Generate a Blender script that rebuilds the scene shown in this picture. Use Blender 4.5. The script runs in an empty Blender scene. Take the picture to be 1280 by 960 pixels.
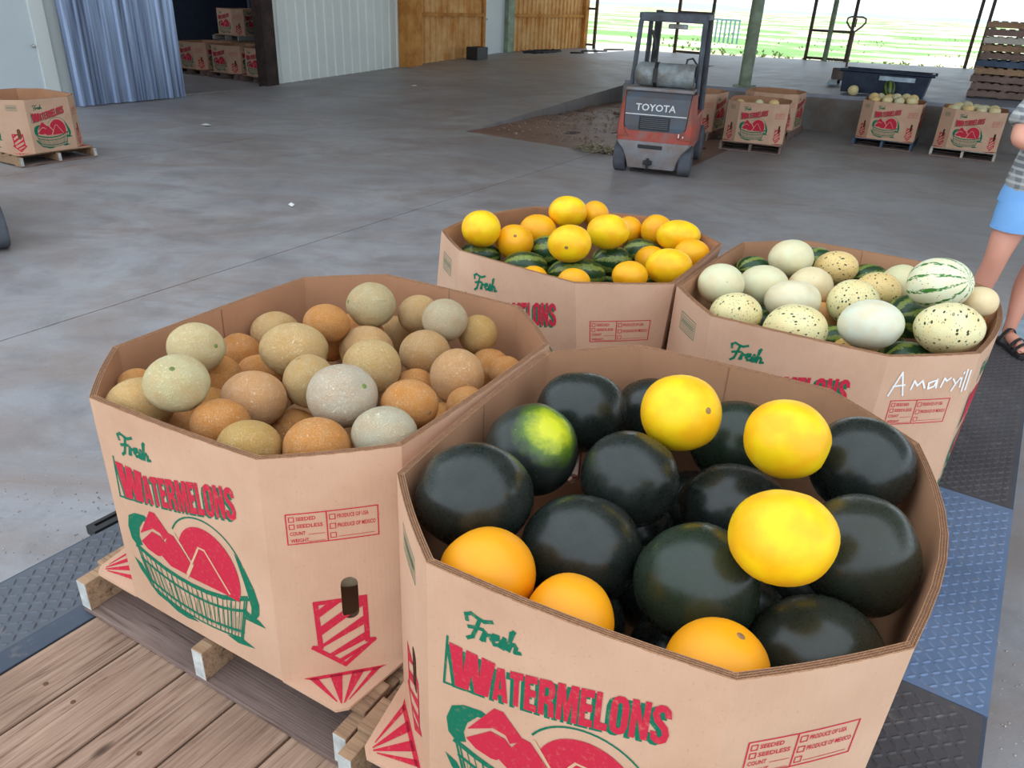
import bpy, bmesh, math, random
from mathutils import Vector, Matrix, noise
from math import pi, sin, cos, radians as R_
C = bpy.context.scene.collection
SC = bpy.context.scene

# ------------------------------------------------------------------ camera
CAM_Z = 2.178
cr = Vector((0.99884, 0.02186, 0.04294)); cu_ = Vector((-0.04818, 0.45307, 0.89017)); cf = Vector((0.0, 0.89121, -0.4536))
cam_d = bpy.data.cameras.new('camera'); cam = bpy.data.objects.new('camera', cam_d); C.objects.link(cam)
cam_d.sensor_width = 36.0; cam_d.lens = 949.5 / 1280 * 36.0; cam_d.clip_start = 0.05; cam_d.clip_end = 3000
m3 = Matrix((cr, cu_, -cf)).transposed().to_4x4(); m3.translation = (0, 0, CAM_Z); cam.matrix_world = m3
SC.camera = cam
# ------------------------------------------------------------------ sky, sun, exposure
BA = R_(-29.5)                                   # building axis
def BL(u, v, z=0.0): return Vector((u * cos(BA) - v * sin(BA), u * sin(BA) + v * cos(BA), z))
w = bpy.data.worlds.new('sky'); SC.world = w; w.use_nodes = True
bg = w.node_tree.nodes['Background']; bg.inputs[0].default_value = (0.80, 0.90, 1.0, 1); bg.inputs[1].default_value = 1.5
sd = bpy.data.lights.new('sun', 'SUN'); sd.energy = 4.2; sd.angle = 0.01; sd.color = (1, .95, .87)
sun = bpy.data.objects.new('sun', sd); C.objects.link(sun); sun.location = (0, 20, 30)
_d = -(BL(-4.0, 8.0, 0)).normalized() * cos(R_(50)) + Vector((0, 0, -sin(R_(50))))
sun.rotation_euler = _d.to_track_quat('-Z', 'Y').to_euler()
vs = SC.view_settings; vs.view_transform = 'Standard'; vs.look = 'None'; vs.gamma = 1; vs.use_curve_mapping = False
vs.exposure = 0.45

# ------------------------------------------------------------------ helpers
def tag(o, label=None, cat=None, group=None, kind=None):
    if label: o['label'] = label
    if cat: o['category'] = cat
    if group: o['group'] = group
    if kind: o['kind'] = kind
    return o
def empty(name, loc=(0, 0, 0), rz=0.0):
    o = bpy.data.objects.new(name, None); o.empty_display_size = .1; C.objects.link(o)
    o.location = loc; o.rotation_euler = (0, 0, rz); return o
def smooth(me):
    me.polygons.foreach_set('use_smooth', [True] * len(me.polygons))
def link(name, me, mat=None, parent=None):
    if mat is not None:
        for m_ in (mat if isinstance(mat, (list, tuple)) else [mat]): me.materials.append(m_)
    o = bpy.data.objects.new(name, me); C.objects.link(o)
    if parent: o.parent = parent
    return o
def inst(name, me, parent=None, loc=(0, 0, 0), rot=(0, 0, 0)):
    o = bpy.data.objects.new(name, me); C.objects.link(o)
    if parent: o.parent = parent
    o.location = loc; o.rotation_euler = rot; return o
def kids(o): return [c for c in bpy.data.objects if c.parent == o]
KID = {}
def copy_tree(o, parent=None):
    c = o.copy(); C.objects.link(c); c.parent = parent
    if o.name not in KID: KID[o.name] = kids(o)
    for ch in KID[o.name]: copy_tree(ch, c)
    return c
class MB:
    def __init__(s): s.v = []; s.f = []; s.mi = []; s.m = 0
    def add(s, vs_, fs):
        b = len(s.v); s.v += [tuple(p) for p in vs_]; s.f += [tuple(b + i for i in f) for f in fs]; s.mi += [s.m] * len(fs); return s
    def box(s, x0, x1, y0, y1, z0, z1, M=None, ch=0.0):
        if ch:
            c = ch
            ring = lambda z, d: [(x0 + c - d, y0 - d + 0, z)] and [(x0 + c, y0 + d, z), (x1 - c, y0 + d, z), (x1 - d, y0 + c, z), (x1 - d, y1 - c, z), (x1 - c, y1 - d, z), (x0 + c, y1 - d, z), (x0 + d, y1 - c, z), (x0 + d, y0 + c, z)]
            vv = ring(z0, c * .6) + ring(z0 + c, 0) + ring(z1 - c, 0) + ring(z1, c * .6); ff = []
            for k in range(3):
                for i in range(8):
                    j = (i + 1) % 8; ff.append((k * 8 + i, k * 8 + j, k * 8 + 8 + j, k * 8 + 8 + i))
            ff.append(tuple(range(7, -1, -1))); ff.append(tuple(range(24, 32)))
        else:
            vv = [(x0, y0, z0), (x1, y0, z0), (x1, y1, z0), (x0, y1, z0), (x0, y0, z1), (x1, y0, z1), (x1, y1, z1), (x0, y1, z1)]
            ff = [(3, 2, 1, 0), (4, 5, 6, 7), (0, 1, 5, 4), (1, 2, 6, 5), (2, 3, 7, 6), (3, 0, 4, 7)]
        if M is not None: vv = [M @ Vector(p) for p in vv]
        return s.add(vv, ff)
    def tube(s, pts, r, n=10, cap=True):
        pts = [Vector(p) for p in pts]; rs = r if isinstance(r, (list, tuple)) else [r] * len(pts); vv = []; ff = []
        prev = None
        for i, p in enumerate(pts):
            t = (pts[min(i + 1, len(pts) - 1)] - pts[max(i - 1, 0)]).normalized()
            a = prev if prev is not None else (Vector((0, 0, 1)) if abs(t.z) < .9 else Vector((1, 0, 0)))
            a = (a - t * a.dot(t)).normalized(); prev = a; b = t.cross(a)
            for k in range(n):
                th = 2 * pi * k / n; vv.append(p + (a * cos(th) + b * sin(th)) * rs[i])
        for i in range(len(pts) - 1):
            for k in range(n):
                j = (k + 1) % n; ff.append((i * n + k, i * n + j, i * n + n + j, i * n + n + k))
        if cap: ff.append(tuple(range(n - 1, -1, -1))); ff.append(tuple((len(pts) - 1) * n + k for k in range(n)))
        return s.add(vv, ff)
    def lathe(s, prof, org, ax, n=24):          # prof: (dist along ax, radius)
        ax = Vector(ax).normalized(); org = Vector(org)
        a = (Vector((0, 0, 1)) if abs(ax.z) < .9 else Vector((1, 0, 0))); a = (a - ax * a.dot(ax)).normalized(); b = ax.cross(a); vv = []; ff = []
        for d, r in prof:
            for k in range(n):
                th = 2 * pi * k / n; vv.append(org + ax * d + (a * cos(th) + b * sin(th)) * max(r, 1e-4))
        for i in range(len(prof) - 1):
            for k in range(n):
                j = (k + 1) % n; ff.append((i * n + k, i * n + j, i * n + n + j, i * n + n + k))
        ff.append(tuple(range(n - 1, -1, -1))); ff.append(tuple((len(prof) - 1) * n + k for k in range(n)))
        return s.add(vv, ff)
    def prism(s, poly, z0, z1, M=None):
        n = len(poly); vv = [(x, y, z0) for x, y in poly] + [(x, y, z1) for x, y in poly]
        ff = [tuple(range(n - 1, -1, -1)), tuple(range(n, 2 * n))] + [(i, (i + 1) % n, n + (i + 1) % n, n + i) for i in range(n)]
        if M is not None: vv = [M @ Vector(p) for p in vv]
        return s.add(vv, ff)
    def mesh(s, name, sm=False):
        me = bpy.data.meshes.new(name); me.from_pydata(s.v, [], s.f)
        if any(s.mi): me.polygons.foreach_set('material_index', s.mi)
        bm = bmesh.new(); bm.from_mesh(me); bmesh.ops.recalc_face_normals(bm, faces=bm.faces); bm.to_mesh(me); bm.free()
        if sm:
            smooth(me); me.set_sharp_from_angle(angle=R_(38))
        return me
    def build(s, name, mat, parent=None, sm=False): return link(name, s.mesh(name, sm), mat, parent)
def RX(a): return Matrix.Rotation(a, 4, 'X')
def RY(a): return Matrix.Rotation(a, 4, 'Y')
def RZ(a): return Matrix.Rotation(a, 4, 'Z')
def TR(x, y, z): return Matrix.Translation((x, y, z))

# ------------------------------------------------------------------ materials
class NT:
    def __init__(s, name):
        s.m = bpy.data.materials.new(name); s.m.use_nodes = True; s.t = s.m.node_tree; s.b = s.t.nodes['Principled BSDF']
    def n(s, ty, ins=None, **kw):
        nd = s.t.nodes.new('ShaderNode' + ty)
        for k, v in kw.items(): setattr(nd, k, v)
        for k, v in (ins or {}).items(): s.set(nd.inputs[k], v)
        return nd
    def set(s, inp, v):
        if isinstance(v, bpy.types.NodeSocket): s.t.links.new(v, inp)
        else: inp.default_value = v
    def P(s, **kw):
        for k, v in kw.items(): s.set(s.b.inputs[{'col': 'Base Color', 'rough': 'Roughness', 'metal': 'Metallic', 'nor': 'Normal', 'spec': 'Specular IOR Level', 'coat': 'Coat Weight', 'crough': 'Coat Roughness', 'trans': 'Transmission Weight', 'alpha': 'Alpha', 'sub': 'Subsurface Weight', 'emi': 'Emission Color', 'emis': 'Emission Strength'}[k]], v)
        return s.m
    def obj(s): return s.n('TexCoord').outputs['Object']
    def rest(s): return s.n('Attribute', attribute_name='rest').outputs['Vector']
    def map(s, vec, scale=(1, 1, 1), loc=(0, 0, 0), rot=(0, 0, 0)):
        return s.n('Mapping', {'Vector': vec, 'Scale': scale, 'Location': loc, 'Rotation': rot}).outputs[0]
    def noise(s, vec, sc, det=4, rough=.55, dist=0): return s.n('TexNoise', {'Vector': vec, 'Scale': sc, 'Detail': det, 'Roughness': rough, 'Distortion': dist}).outputs['Fac']
    def ramp(s, fac, stops, interp='LINEAR'):
        nd = s.n('ValToRGB', {'Fac': fac}); cr_ = nd.color_ramp; cr_.interpolation = interp
        while len(cr_.elements) > 1: cr_.elements.remove(cr_.elements[-1])
        for i, (p, c) in enumerate(stops):
            e = cr_.elements[0] if i == 0 else cr_.elements.new(p)
            e.position = p; e.color = (*c, 1) if not isinstance(c, (int, float)) else (c, c, c, 1)
        return nd.outputs['Color']
    def mix(s, fac, a, b, bt='MIX'):
        nd = s.n('Mix', data_type='RGBA', blend_type=bt); s.set(nd.inputs[0], fac)
        for i, v in ((6, a), (7, b)): s.set(nd.inputs[i], v if isinstance(v, bpy.types.NodeSocket) else (*v, 1) if len(v) == 3 else v)
        return nd.outputs[2]
    def math(s, op, a, b=0.0, clamp=False):
        nd = s.n('Math', operation=op, use_clamp=clamp); s.set(nd.inputs[0], a); s.set(nd.inputs[1], b); return nd.outputs[0]
    def bump(s, h, st=.3, d=.01): return s.n('Bump', {'Height': h, 'Strength': st, 'Distance': d}).outputs[0]
def srgb(r, g, b):
    f = lambda c: (c / 255 / 12.92 if c / 255 <= .04045 else ((c / 255 + .055) / 1.055) ** 2.4)
    return (f(r), f(g), f(b))
def plain(name, col, rough=.6, metal=0, var=.12, sc=8, bump=0.0, coat=0):
    t = NT(name); v = t.obj(); nz = t.noise(v, sc, 5)
    c = t.mix(t.ramp(nz, [(.3, 0), (.7, 1)]), tuple(x * (1 - var) for x in col), tuple(min(1, x * (1 + var)) for x in col))
    kw = dict(col=c, rough=rough, metal=metal, coat=coat)
    if bump: kw['nor'] = t.bump(t.noise(v, sc * 4, 4), bump, .005)
    return t.P(**kw)
def dirty(name, col, dirt, amt=.5, rough=.6, metal=0, sc=4):
    t = NT(name); v = t.obj(); nz = t.noise(v, sc, 8, .65)
    f = t.ramp(nz, [(.5 - amt * .3, 1), (.5 + .22, 0)])
    return t.P(col=t.mix(f, col, dirt), rough=t.ramp(nz, [(.3, min(1, rough + .2)), (.7, rough)]), metal=metal, nor=t.bump(nz, .15, .004))
M = {}
def mk_kraft(name, c0, c1):
    t = NT(name); v = t.obj(); n1 = t.noise(v, 3.5, 6, .6); n2 = t.noise(t.map(v, (60, 60, 5)), 3, 3)
    c = t.mix(t.ramp(n1, [(.3, 0), (.7, 1)]), c0, c1); c = t.mix(t.math('MULTIPLY', n2, .22), c, tuple(x * .78 for x in c0))
    fl = t.noise(v, 160, 2); c = t.mix(t.ramp(fl, [(.66, 0), (.74, .35)]), c, tuple(x * .6 for x in c0))
    wv = t.n('TexWave', {'Vector': t.map(v, (1, 1, 0)), 'Scale': 38.0, 'Distortion': 0.4}, wave_type='BANDS', bands_direction='DIAGONAL').outputs['Fac']
    return t.P(col=c, rough=.82, spec=.25, nor=t.bump(t.math('ADD', t.math('MULTIPLY', wv, .25), n2), .12, .004))
M['kraft'] = mk_kraft('kraft_cardboard', srgb(200, 160, 132), srgb(216, 178, 150))
M['kraft_shaded'] = mk_kraft('kraft_inner_shaded', srgb(178, 130, 98), srgb(194, 146, 112))  # same cardboard, shade inside the bins put into a darker colour
M['cut'] = plain('cardboard_cut_edge', srgb(98, 66, 46), .9, var=.3, sc=200)
M['fold'] = plain('cardboard_fold', srgb(150, 106, 78), .9, var=.1); M['flute'] = plain('cardboard_flute', srgb(170, 124, 90), .9, var=.2, sc=100)
def mk_print(name, col, wear):
    t = NT(name); v = t.obj(); n1 = t.noise(v, 90, 4, .7); n2 = t.noise(v, 6, 3)
    f = t.math('MULTIPLY', t.ramp(n1, [(.55, 0), (.75, 1)]), t.ramp(n2, [(.4, wear * .3), (.7, wear)]))
    return t.P(col=t.mix(f, col, srgb(205, 162, 126)), rough=.75, spec=.25)
M['red'] = mk_print('red_ink', srgb(200, 40, 66), .5); M['green'] = mk_print('green_ink', srgb(8, 112, 84), .5); M['dkgreen'] = mk_print('dark_green_ink', srgb(30, 70, 52), .4)
M['kline'] = plain('bare_cardboard_line', srgb(216, 174, 140), .8)
M['chalk'] = plain('white_marker', (.85, .86, .84), .8)

def mk_wood(name, c0, c1, dark, ax=1, sc=1.0):
    t = NT(name); rnd = t.n('ObjectInfo').outputs['Random']
    off = t.n('CombineXYZ', {0: t.math('MULTIPLY', rnd, 37.0), 1: t.math('MULTIPLY', rnd, 91.0), 2: 0.0}).outputs[0]
    v = t.n('VectorMath', {0: t.obj(), 1: off}, operation='ADD').outputs[0]
    s3 = [14 * sc, 14 * sc, 14 * sc]; s3[ax] = .9 * sc
    g = t.noise(t.map(v, s3), 4.0, 8, .65, .6); big = t.noise(v, 2.2, 4)
    s4 = [90, 90, 90]; s4[ax] = 1.2; fine = t.noise(t.map(v, s4), 2, 3)
    c = t.mix(t.ramp(g, [(.34, 0), (.66, 1)]), c0, c1); c = t.mix(t.ramp(g, [(.30, .9), (.42, 0)]), c, dark)
    c = t.mix(t.ramp(big, [(.35, .45), (.6, 0)]), c, tuple(x * .55 for x in c0)); c = t.mix(t.ramp(fine, [(.56, 0), (.72, .6)]), c, dark)
    sk = [1.8, 1.8, 1.8]; sk[ax] = .8
    kn = t.n('TexVoronoi', {'Vector': t.map(v, sk), 'Scale': 2.2}).outputs['Distance']
    c = t.mix(t.ramp(kn, [(.035, 1), (.075, 0)]), c, tuple(x * .5 for x in dark))
    return t.P(col=c, rough=.82, spec=.2, nor=t.bump(t.math('ADD', g, fine), .4, .004))
M['deck'] = mk_wood('weathered_deck_wood', srgb(142, 112, 94), srgb(180, 150, 128), srgb(78, 58, 48))
M['pal'] = mk_wood('pallet_wood', srgb(150, 118, 92), srgb(186, 154, 122), srgb(92, 70, 54), 0)
M['palb'] = mk_wood('pallet_wood_blue', srgb(70, 86, 108), srgb(100, 116, 136), srgb(48, 52, 62), 0)
M['palw'] = mk_wood('pallet_wood_white', srgb(190, 184, 172), srgb(214, 208, 196), srgb(120, 108, 96), 0)
M['pald'] = mk_wood('pallet_wood_dark', srgb(128, 106, 98), srgb(150, 128, 118), srgb(80, 62, 56), 0)
M['palend'] = plain('pallet_end_paint', srgb(198, 200, 196), .8, var=.25, sc=30)

def mk_melon():
    # netted cantaloupe
    t = NT('cantaloupe_rind'); v = t.rest(); oc = t.n('ObjectInfo').outputs['Color']
    dv = t.n('VectorMath', {0: v, 1: t.n('TexNoise', {'Vector': v, 'Scale': 9.0, 'Detail': 2}).outputs['Color']}, operation='ADD').outputs[0]
    dv = t.n('VectorMath', {0: v, 1: t.n('VectorMath', {0: dv, 'Scale': .10}, operation='SCALE').outputs[0]}, operation='ADD').outputs[0]
    e = t.n('TexVoronoi', {'Vector': dv, 'Scale': 13.0}, feature='DISTANCE_TO_EDGE').outputs['Distance']
    e2 = t.n('TexVoronoi', {'Vector': dv, 'Scale': 24.0}, feature='DISTANCE_TO_EDGE').outputs['Distance']
    net = t.math('MAXIMUM', t.ramp(e, [(.02, 1), (.10, 0)]), t.math('MULTIPLY', t.ramp(e2, [(.02, 1), (.12, 0)]), .8))
    big = t.noise(v, 1.6, 3)
    base = t.mix(t.ramp(big, [(.35, .6), (.65, 0)]), oc, t.mix(.6, oc, srgb(226, 146, 48)))
    nc = t.mix(.42, oc, srgb(255, 240, 206))
    c = t.mix(t.math('MULTIPLY', net, t.ramp(t.noise(v, 2.3, 2), [(.3, .55), (.6, 1)])), t.mix(.16, base, srgb(196, 116, 32)), nc)
    M['cant'] = t.P(col=c, rough=.72, spec=.3, nor=t.bump(net, .8, .004))
    # canary
    t = NT('canary_rind'); v = t.rest(); oc = t.n('ObjectInfo').outputs['Color']
    z = t.n('SeparateXYZ', {0: v}).outputs[2]; n1 = t.noise(v, 1.3, 4, .5); n2 = t.noise(v, 26, 5, .7); n3 = t.noise(t.map(v, (30, 30, 3)), 1.5, 4)
    c = t.mix(t.ramp(n1, [(.38, 0), (.62, 1)]), oc, t.mix(.55, oc, (.92, .34, .006)))
    c = t.mix(t.ramp(n3, [(.58, 0), (.8, .3)]), c, (.72, .38, .03)); c = t.mix(t.ramp(n2, [(.66, 0), (.76, .75)]), c, srgb(206, 160, 70))
    sp = t.noise(v, 2.1, 6, .75, 1); c = t.mix(t.ramp(sp, [(.70, 0), (.74, .8)]), c, srgb(196, 150, 96))
    M['canary'] = t.P(col=c, rough=.42, spec=.4, nor=t.bump(n2, .12, .003))
    # black watermelon
    t = NT('black_watermelon_rind'); v = t.rest(); n1 = t.noise(v, 2.0, 5, .6); n2 = t.noise(v, 9, 6, .7); oc = t.n('ObjectInfo').outputs['Color']
    c = t.mix(t.ramp(n1, [(.35, 0), (.65, 1)]), oc, t.mix(.5, oc, (.030, .034, .028)))
    sv = t.map(v, (3, 9, 22), rot=(.5, .3, .9)); sc_ = t.noise(sv, 2.2, 7, .8, 1.2)
    msk = t.ramp(t.noise(v, 1.5, 2), [(.52, 0), (.62, 1)])
    c = t.mix(t.math('MULTIPLY', t.ramp(sc_, [(.655, 0), (.68, .8)]), msk), c, srgb(196, 160, 104))
    c = t.mix(t.ramp(n2, [(.66, 0), (.8, .22)]), c, srgb(86, 92, 96))
    M['black'] = t.P(col=c, rough=t.ramp(n2, [(.3, .2), (.8, .42)]), spec=.5, nor=t.bump(n2, .03, .003))
    # same rind with a yellow ground spot
    t = NT('black_watermelon_spot_rind'); v = t.rest(); n1 = t.noise(v, 2.0, 5, .6); n2 = t.noise(v, 9, 6, .7); oc = t.n('ObjectInfo').outputs['Color']
    d = t.n('VectorMath', {0: v, 1: (0, .06, 1.0)}, operation='DISTANCE').outputs['Value']
    d = t.math('ADD', d, t.math('MULTIPLY', t.math('SUBTRACT', t.noise(v, 3.5, 6, .7), .5), .55))
    c = t.mix(t.ramp(n1, [(.35, 0), (.65, 1)]), oc, (.030, .034, .028))
    c = t.mix(t.ramp(d, [(.42, 1), (.85, 0)]), c, srgb(96, 128, 22)); c = t.mix(t.ramp(d, [(.22, 1), (.58, 0)]), c, srgb(206, 206, 34)); c = t.mix(t.ramp(n2, [(.66, 0), (.72, .7)]), c, srgb(206, 186, 120))
    M['blackspot'] = t.P(col=c, rough=.33, spec=.5, nor=t.bump(n2, .03, .003))
    # striped watermelon
    t = NT('striped_watermelon_rind'); v = t.rest(); sx = t.n('SeparateXYZ', {0: v})
    ang = t.math('ARCTAN2', sx.outputs[1], sx.outputs[0]); nz = t.noise(v, 5, 6, .7)
    a = t.math('ADD', t.math('MULTIPLY', ang, 7.0), t.math('MULTIPLY', t.math('SUBTRACT', nz, .5), 5.5))
    st = t.math('SINE', a); n2 = t.noise(v, 12, 5, .7)
    c = t.mix(t.ramp(st, [(.0, 0), (.45, 1)]), srgb(34, 66, 34), srgb(128, 142, 62)); c = t.mix(t.ramp(n2, [(.5, 0), (.66, .8)]), c, srgb(24, 48, 26)); c = t.mix(t.ramp(n2, [(.2, .5), (.36, 0)]), c, srgb(168, 172, 92))
    M['striped'] = t.P(col=c, rough=.36, spec=.5)
    # pale honeydew
    t = NT('honeydew_rind'); v = t.rest(); oc = t.n('ObjectInfo').outputs['Color']; n1 = t.noise(v, 1.5, 4); n2 = t.noise(v, 8, 6, .7)
    c = t.mix(t.ramp(n1, [(.35, 0), (.68, 1)]), oc, t.mix(.5, oc, srgb(224, 190, 140))); c = t.mix(t.ramp(n2, [(.64, 0), (.74, .5)]), c, srgb(186, 160, 130))
    br = t.noise(v, 3.1, 6, .6); c = t.mix(t.ramp(br, [(.70, 0), (.74, .7)]), c, srgb(128, 110, 92))
    M['honey'] = t.P(col=c, rough=.45, spec=.4)
    # speckled
    t = NT('speckled_melon_rind'); v = t.rest(); oc = t.n('ObjectInfo').outputs['Color']; n1 = t.noise(v, 1.4, 3)
    vo = t.n('TexVoronoi', {'Vector': t.map(v, (1.6, 1.6, .8)), 'Scale': 3.4, 'Randomness': 1.0}); dots = t.ramp(t.math('ADD', vo.outputs['Distance'], t.math('MULTIPLY', t.noise(v, 14, 3), .10)), [(.25, 1), (.28, 0)])
    vo2 = t.n('TexVoronoi', {'Vector': t.map(v, (2, 2, .9)), 'Scale': 6.5}); d2 = t.ramp(vo2.outputs['Distance'], [(.19, 1), (.22, 0)])
    c = t.mix(t.ramp(n1, [(.4, 0), (.68, 1)]), oc, t.mix(.5, oc, srgb(232, 196, 130)))
    msk = t.ramp(t.noise(v, 2.0, 3), [(.34, 0), (.44, 1)])
    c = t.mix(t.math('MULTIPLY', t.math('MAXIMUM', dots, t.math('MULTIPLY', d2, .7)), msk), c, srgb(52, 62, 44))
    M['speck'] = t.P(col=c, rough=.45, spec=.4)
    # green rays
    t = NT('green_rayed_melon_rind'); v = t.rest(); sx = t.n('SeparateXYZ', {0: v})
    ang = t.math('ARCTAN2', sx.outputs[1], sx.outputs[0]); nz = t.noise(v, 3, 4, .6)
    st = t.math('SINE', t.math('ADD', t.math('MULTIPLY', ang, 11.0), t.math('MULTIPLY', nz, 3.0)))
    brk = t.ramp(t.noise(t.map(v, (4, 4, 1.6)), 2.2, 4), [(.40, 0), (.50, 1)])
    f = t.math('MULTIPLY', t.ramp(st, [(.66, 0), (.84, 1)]), brk)
    c = t.mix(f, t.mix(t.ramp(nz, [(.3, 0), (.7, 1)]), srgb(226, 232, 202), srgb(238, 226, 186)), srgb(62, 122, 44))
    vo = t.n('TexVoronoi', {'Vector': t.map(v, (1.6, 1.6, .8)), 'Scale': 7.0}); c = t.mix(t.ramp(vo.outputs['Distance'], [(.13, .9), (.15, 0)]), c, srgb(52, 78, 44))
    M['rays'] = t.P(col=c, rough=.42, spec=.4)
mk_melon()
M['scar'] = plain('stem_scar_green', srgb(112, 128, 62), .8, var=.4, sc=60); M['scarb'] = plain('stem_scar_brown', srgb(150, 112, 70), .85, var=.4, sc=60)

def mk_concrete(name, c0, c1, dirt, sc=1.0):
    t = NT(name); v = t.n('NewGeometry').outputs['Position']
    n1 = t.noise(v, .45 * sc, 6, .6, .4); n2 = t.noise(v, 2.2 * sc, 8, .7, .3); n3 = t.noise(v, 42, 4, .7); sw = t.noise(t.map(v, (.8, 1.3, 1), rot=(0, 0, .7)), .75 * sc, 7, .72, 1.0)
    c = t.mix(t.ramp(n1, [(.35, 0), (.65, 1)]), c0, c1); c = t.mix(t.ramp(sw, [(.42, 0), (.66, .8)]), c, dirt); c = t.mix(t.ramp(n2, [(.3, .6), (.52, 0)]), c, tuple(x * .6 for x in c0))
    c = t.mix(t.ramp(n3, [(.6, 0), (.8, .4)]), c, tuple(min(1, x * 1.7) for x in c1))
    return t.P(col=c, rough=t.ramp(n2, [(.3, .42), (.7, .62)]), spec=.5, nor=t.bump(t.math('ADD', n3, n2), .22, .006))
M['conc'] = mk_concrete('floor_concrete', srgb(146, 144, 147), srgb(168, 166, 168), srgb(140, 124, 116))
M['concdock'] = mk_concrete('dock_concrete_sky_tint', srgb(136, 144, 162), srgb(156, 164, 182), srgb(138, 132, 132))  # blue of the sky reflection put into the concrete colour
M['joint'] = plain('joint_dirt', srgb(84, 74, 70), .95)
M['dirt'] = mk_concrete('red_dirt', srgb(128, 96, 82), srgb(146, 114, 98), srgb(112, 84, 74), 3)
M['dockwall'] = dirty('dock_wall_concrete', srgb(140, 142, 142), srgb(116, 104, 94), .5, .85, sc=1.5)
def mk_terrain():
    t = NT('scrubland'); v = t.n('NewGeometry').outputs['Position']
    n1 = t.noise(t.map(v, (.7, 1.0, 1), rot=(0, 0, BA)), .07, 5, .6, .3); n2 = t.noise(v, .5, 6, .7); n3 = t.noise(v, 4, 4, .7)
    s = t.math('ADD', n1, t.math('MULTIPLY', t.math('SUBTRACT', n2, .5), .35))
    g = t.mix(t.ramp(n3, [(.3, 0), (.7, 1)]), srgb(88, 132, 74), srgb(126, 158, 100))
    c = t.mix(t.ramp(s, [(.46, 0), (.58, 1)]), g, t.mix(n2, srgb(206, 194, 172), srgb(226, 216, 198)))
    return t.P(col=c, rough=.95, spec=.1)
M['terrain'] = mk_terrain()
M['scrub'] = plain('scrub_leaves', srgb(120, 146, 72), .8, var=.35, sc=1.5)
M['hill'] = plain('hazy_far_hill', srgb(196, 206, 206), .95, var=.05, sc=.02)  # distance haze put into the pale hill colour
M['white_sheet'] = plain('white_metal_sheet', srgb(222, 228, 224), .45, 0, .05, .8)
M['blue_sheet'] = plain('galvanised_sheet', srgb(140, 158, 190), .33, .6, .12, 1.0)

t = NT('galvanised_sheet'); v = t.n('NewGeometry').outputs['Position']; n1 = t.noise(t.map(v, (5, 5, .12)), 1.6, 4, .6)
M['blue_sheet'] = t.P(col=t.mix(t.ramp(n1, [(.38, 0), (.62, 1)]), srgb(84, 94, 118), srgb(168, 188, 220)), rough=.32, metal=.6)
M['orange_foam'] = dirty('spray_foam_orange', srgb(240, 200, 142), srgb(206, 142, 74), .5, .85, 0, 1.6)
M['orange_trim'] = dirty('orange_trim', srgb(222, 164, 84), srgb(178, 114, 52), .4, .8, 0, 2)
M['brownsteel'] = dirty('brown_steel', srgb(74, 54, 48), srgb(48, 38, 36), .5, .7, .3)
M['greensteel'] = dirty('green_steel', srgb(152, 170, 146), srgb(122, 130, 110), .4, .6, .2)
M['framesteel'] = dirty('frame_steel', srgb(78, 74, 72), srgb(104, 84, 66), .4, .6, .4)
M['door'] = plain('white_door', srgb(206, 216, 220), .5, var=.04, sc=1)
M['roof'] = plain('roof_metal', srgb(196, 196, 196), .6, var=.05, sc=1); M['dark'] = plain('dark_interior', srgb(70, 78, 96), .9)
M['chrome'] = plain('metal_bright', (.6, .6, .6), .3, 1.0)
M['black'+'rub'] = plain('black_rubber', (.02, .02, .022), .8, var=.4, sc=20)
M['blk'] = plain('black_plastic', (.018, .018, .02), .5, var=.3)
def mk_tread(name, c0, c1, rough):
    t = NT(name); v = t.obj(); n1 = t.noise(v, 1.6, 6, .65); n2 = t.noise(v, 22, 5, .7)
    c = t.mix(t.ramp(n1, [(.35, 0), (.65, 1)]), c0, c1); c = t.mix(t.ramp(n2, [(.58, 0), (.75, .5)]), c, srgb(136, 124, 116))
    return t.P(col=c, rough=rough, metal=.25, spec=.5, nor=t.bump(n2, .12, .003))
M['tread'] = mk_tread('steel_tread_plate', srgb(74, 78, 88), srgb(94, 98, 106), .5); M['treadsky'] = mk_tread('steel_tread_plate_skylit', srgb(92, 112, 142), srgb(112, 132, 162), .42); M['treaddark'] = mk_tread('steel_tread_plate_dark', srgb(70, 66, 68), srgb(86, 82, 84), .6)  # sky reflection put in as blue, darker look of sloped plates as colour
M['channel'] = mk_tread('steel_channel', srgb(58, 66, 80), srgb(76, 84, 98), .55)
M['pale'] = dirty('pale_steel', srgb(196, 214, 224), srgb(150, 170, 184), .3, .5, .2)

# ================================================================== the setting
def struct(o): return tag(o, kind='structure')
def uvpoly(pts, z0, z1, name, mat, parent=None):     # prism in building coordinates; z1 may be a function
    n = len(pts); f1 = z1 if callable(z1) else (lambda u, v: z1); f0 = z0 if callable(z0) else (lambda u, v: z0)
    vv = [BL(u, v, f0(u, v)) for u, v in pts] + [BL(u, v, f1(u, v)) for u, v in pts]
    mb = MB(); mb.add(vv, [tuple(range(n - 1, -1, -1)), tuple(range(n, 2 * n))] + [(i, (i + 1) % n, n + (i + 1) % n, n + i) for i in range(n)])
    return mb.build(name, mat, parent)
UW = -14.75; VD = 17.25; VE = 30.6; VR = 24.0
def dockz(u, v=0): return .76 + .02 * u
floor = struct(uvpoly([(UW - .3, -9), (24, -9), (24, VD), (UW - .3, VD)], -.3, -.03, 'floor', M['joint']))
def slab(pts, z1=0.0): return uvpoly(pts, -.03, z1, 'slab', M['conc'], floor)
ue = [-14.75, -9.9, -5.2, 9.2, 24.0]; ve = [-9, -2.5, VD]
g = .006
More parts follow.
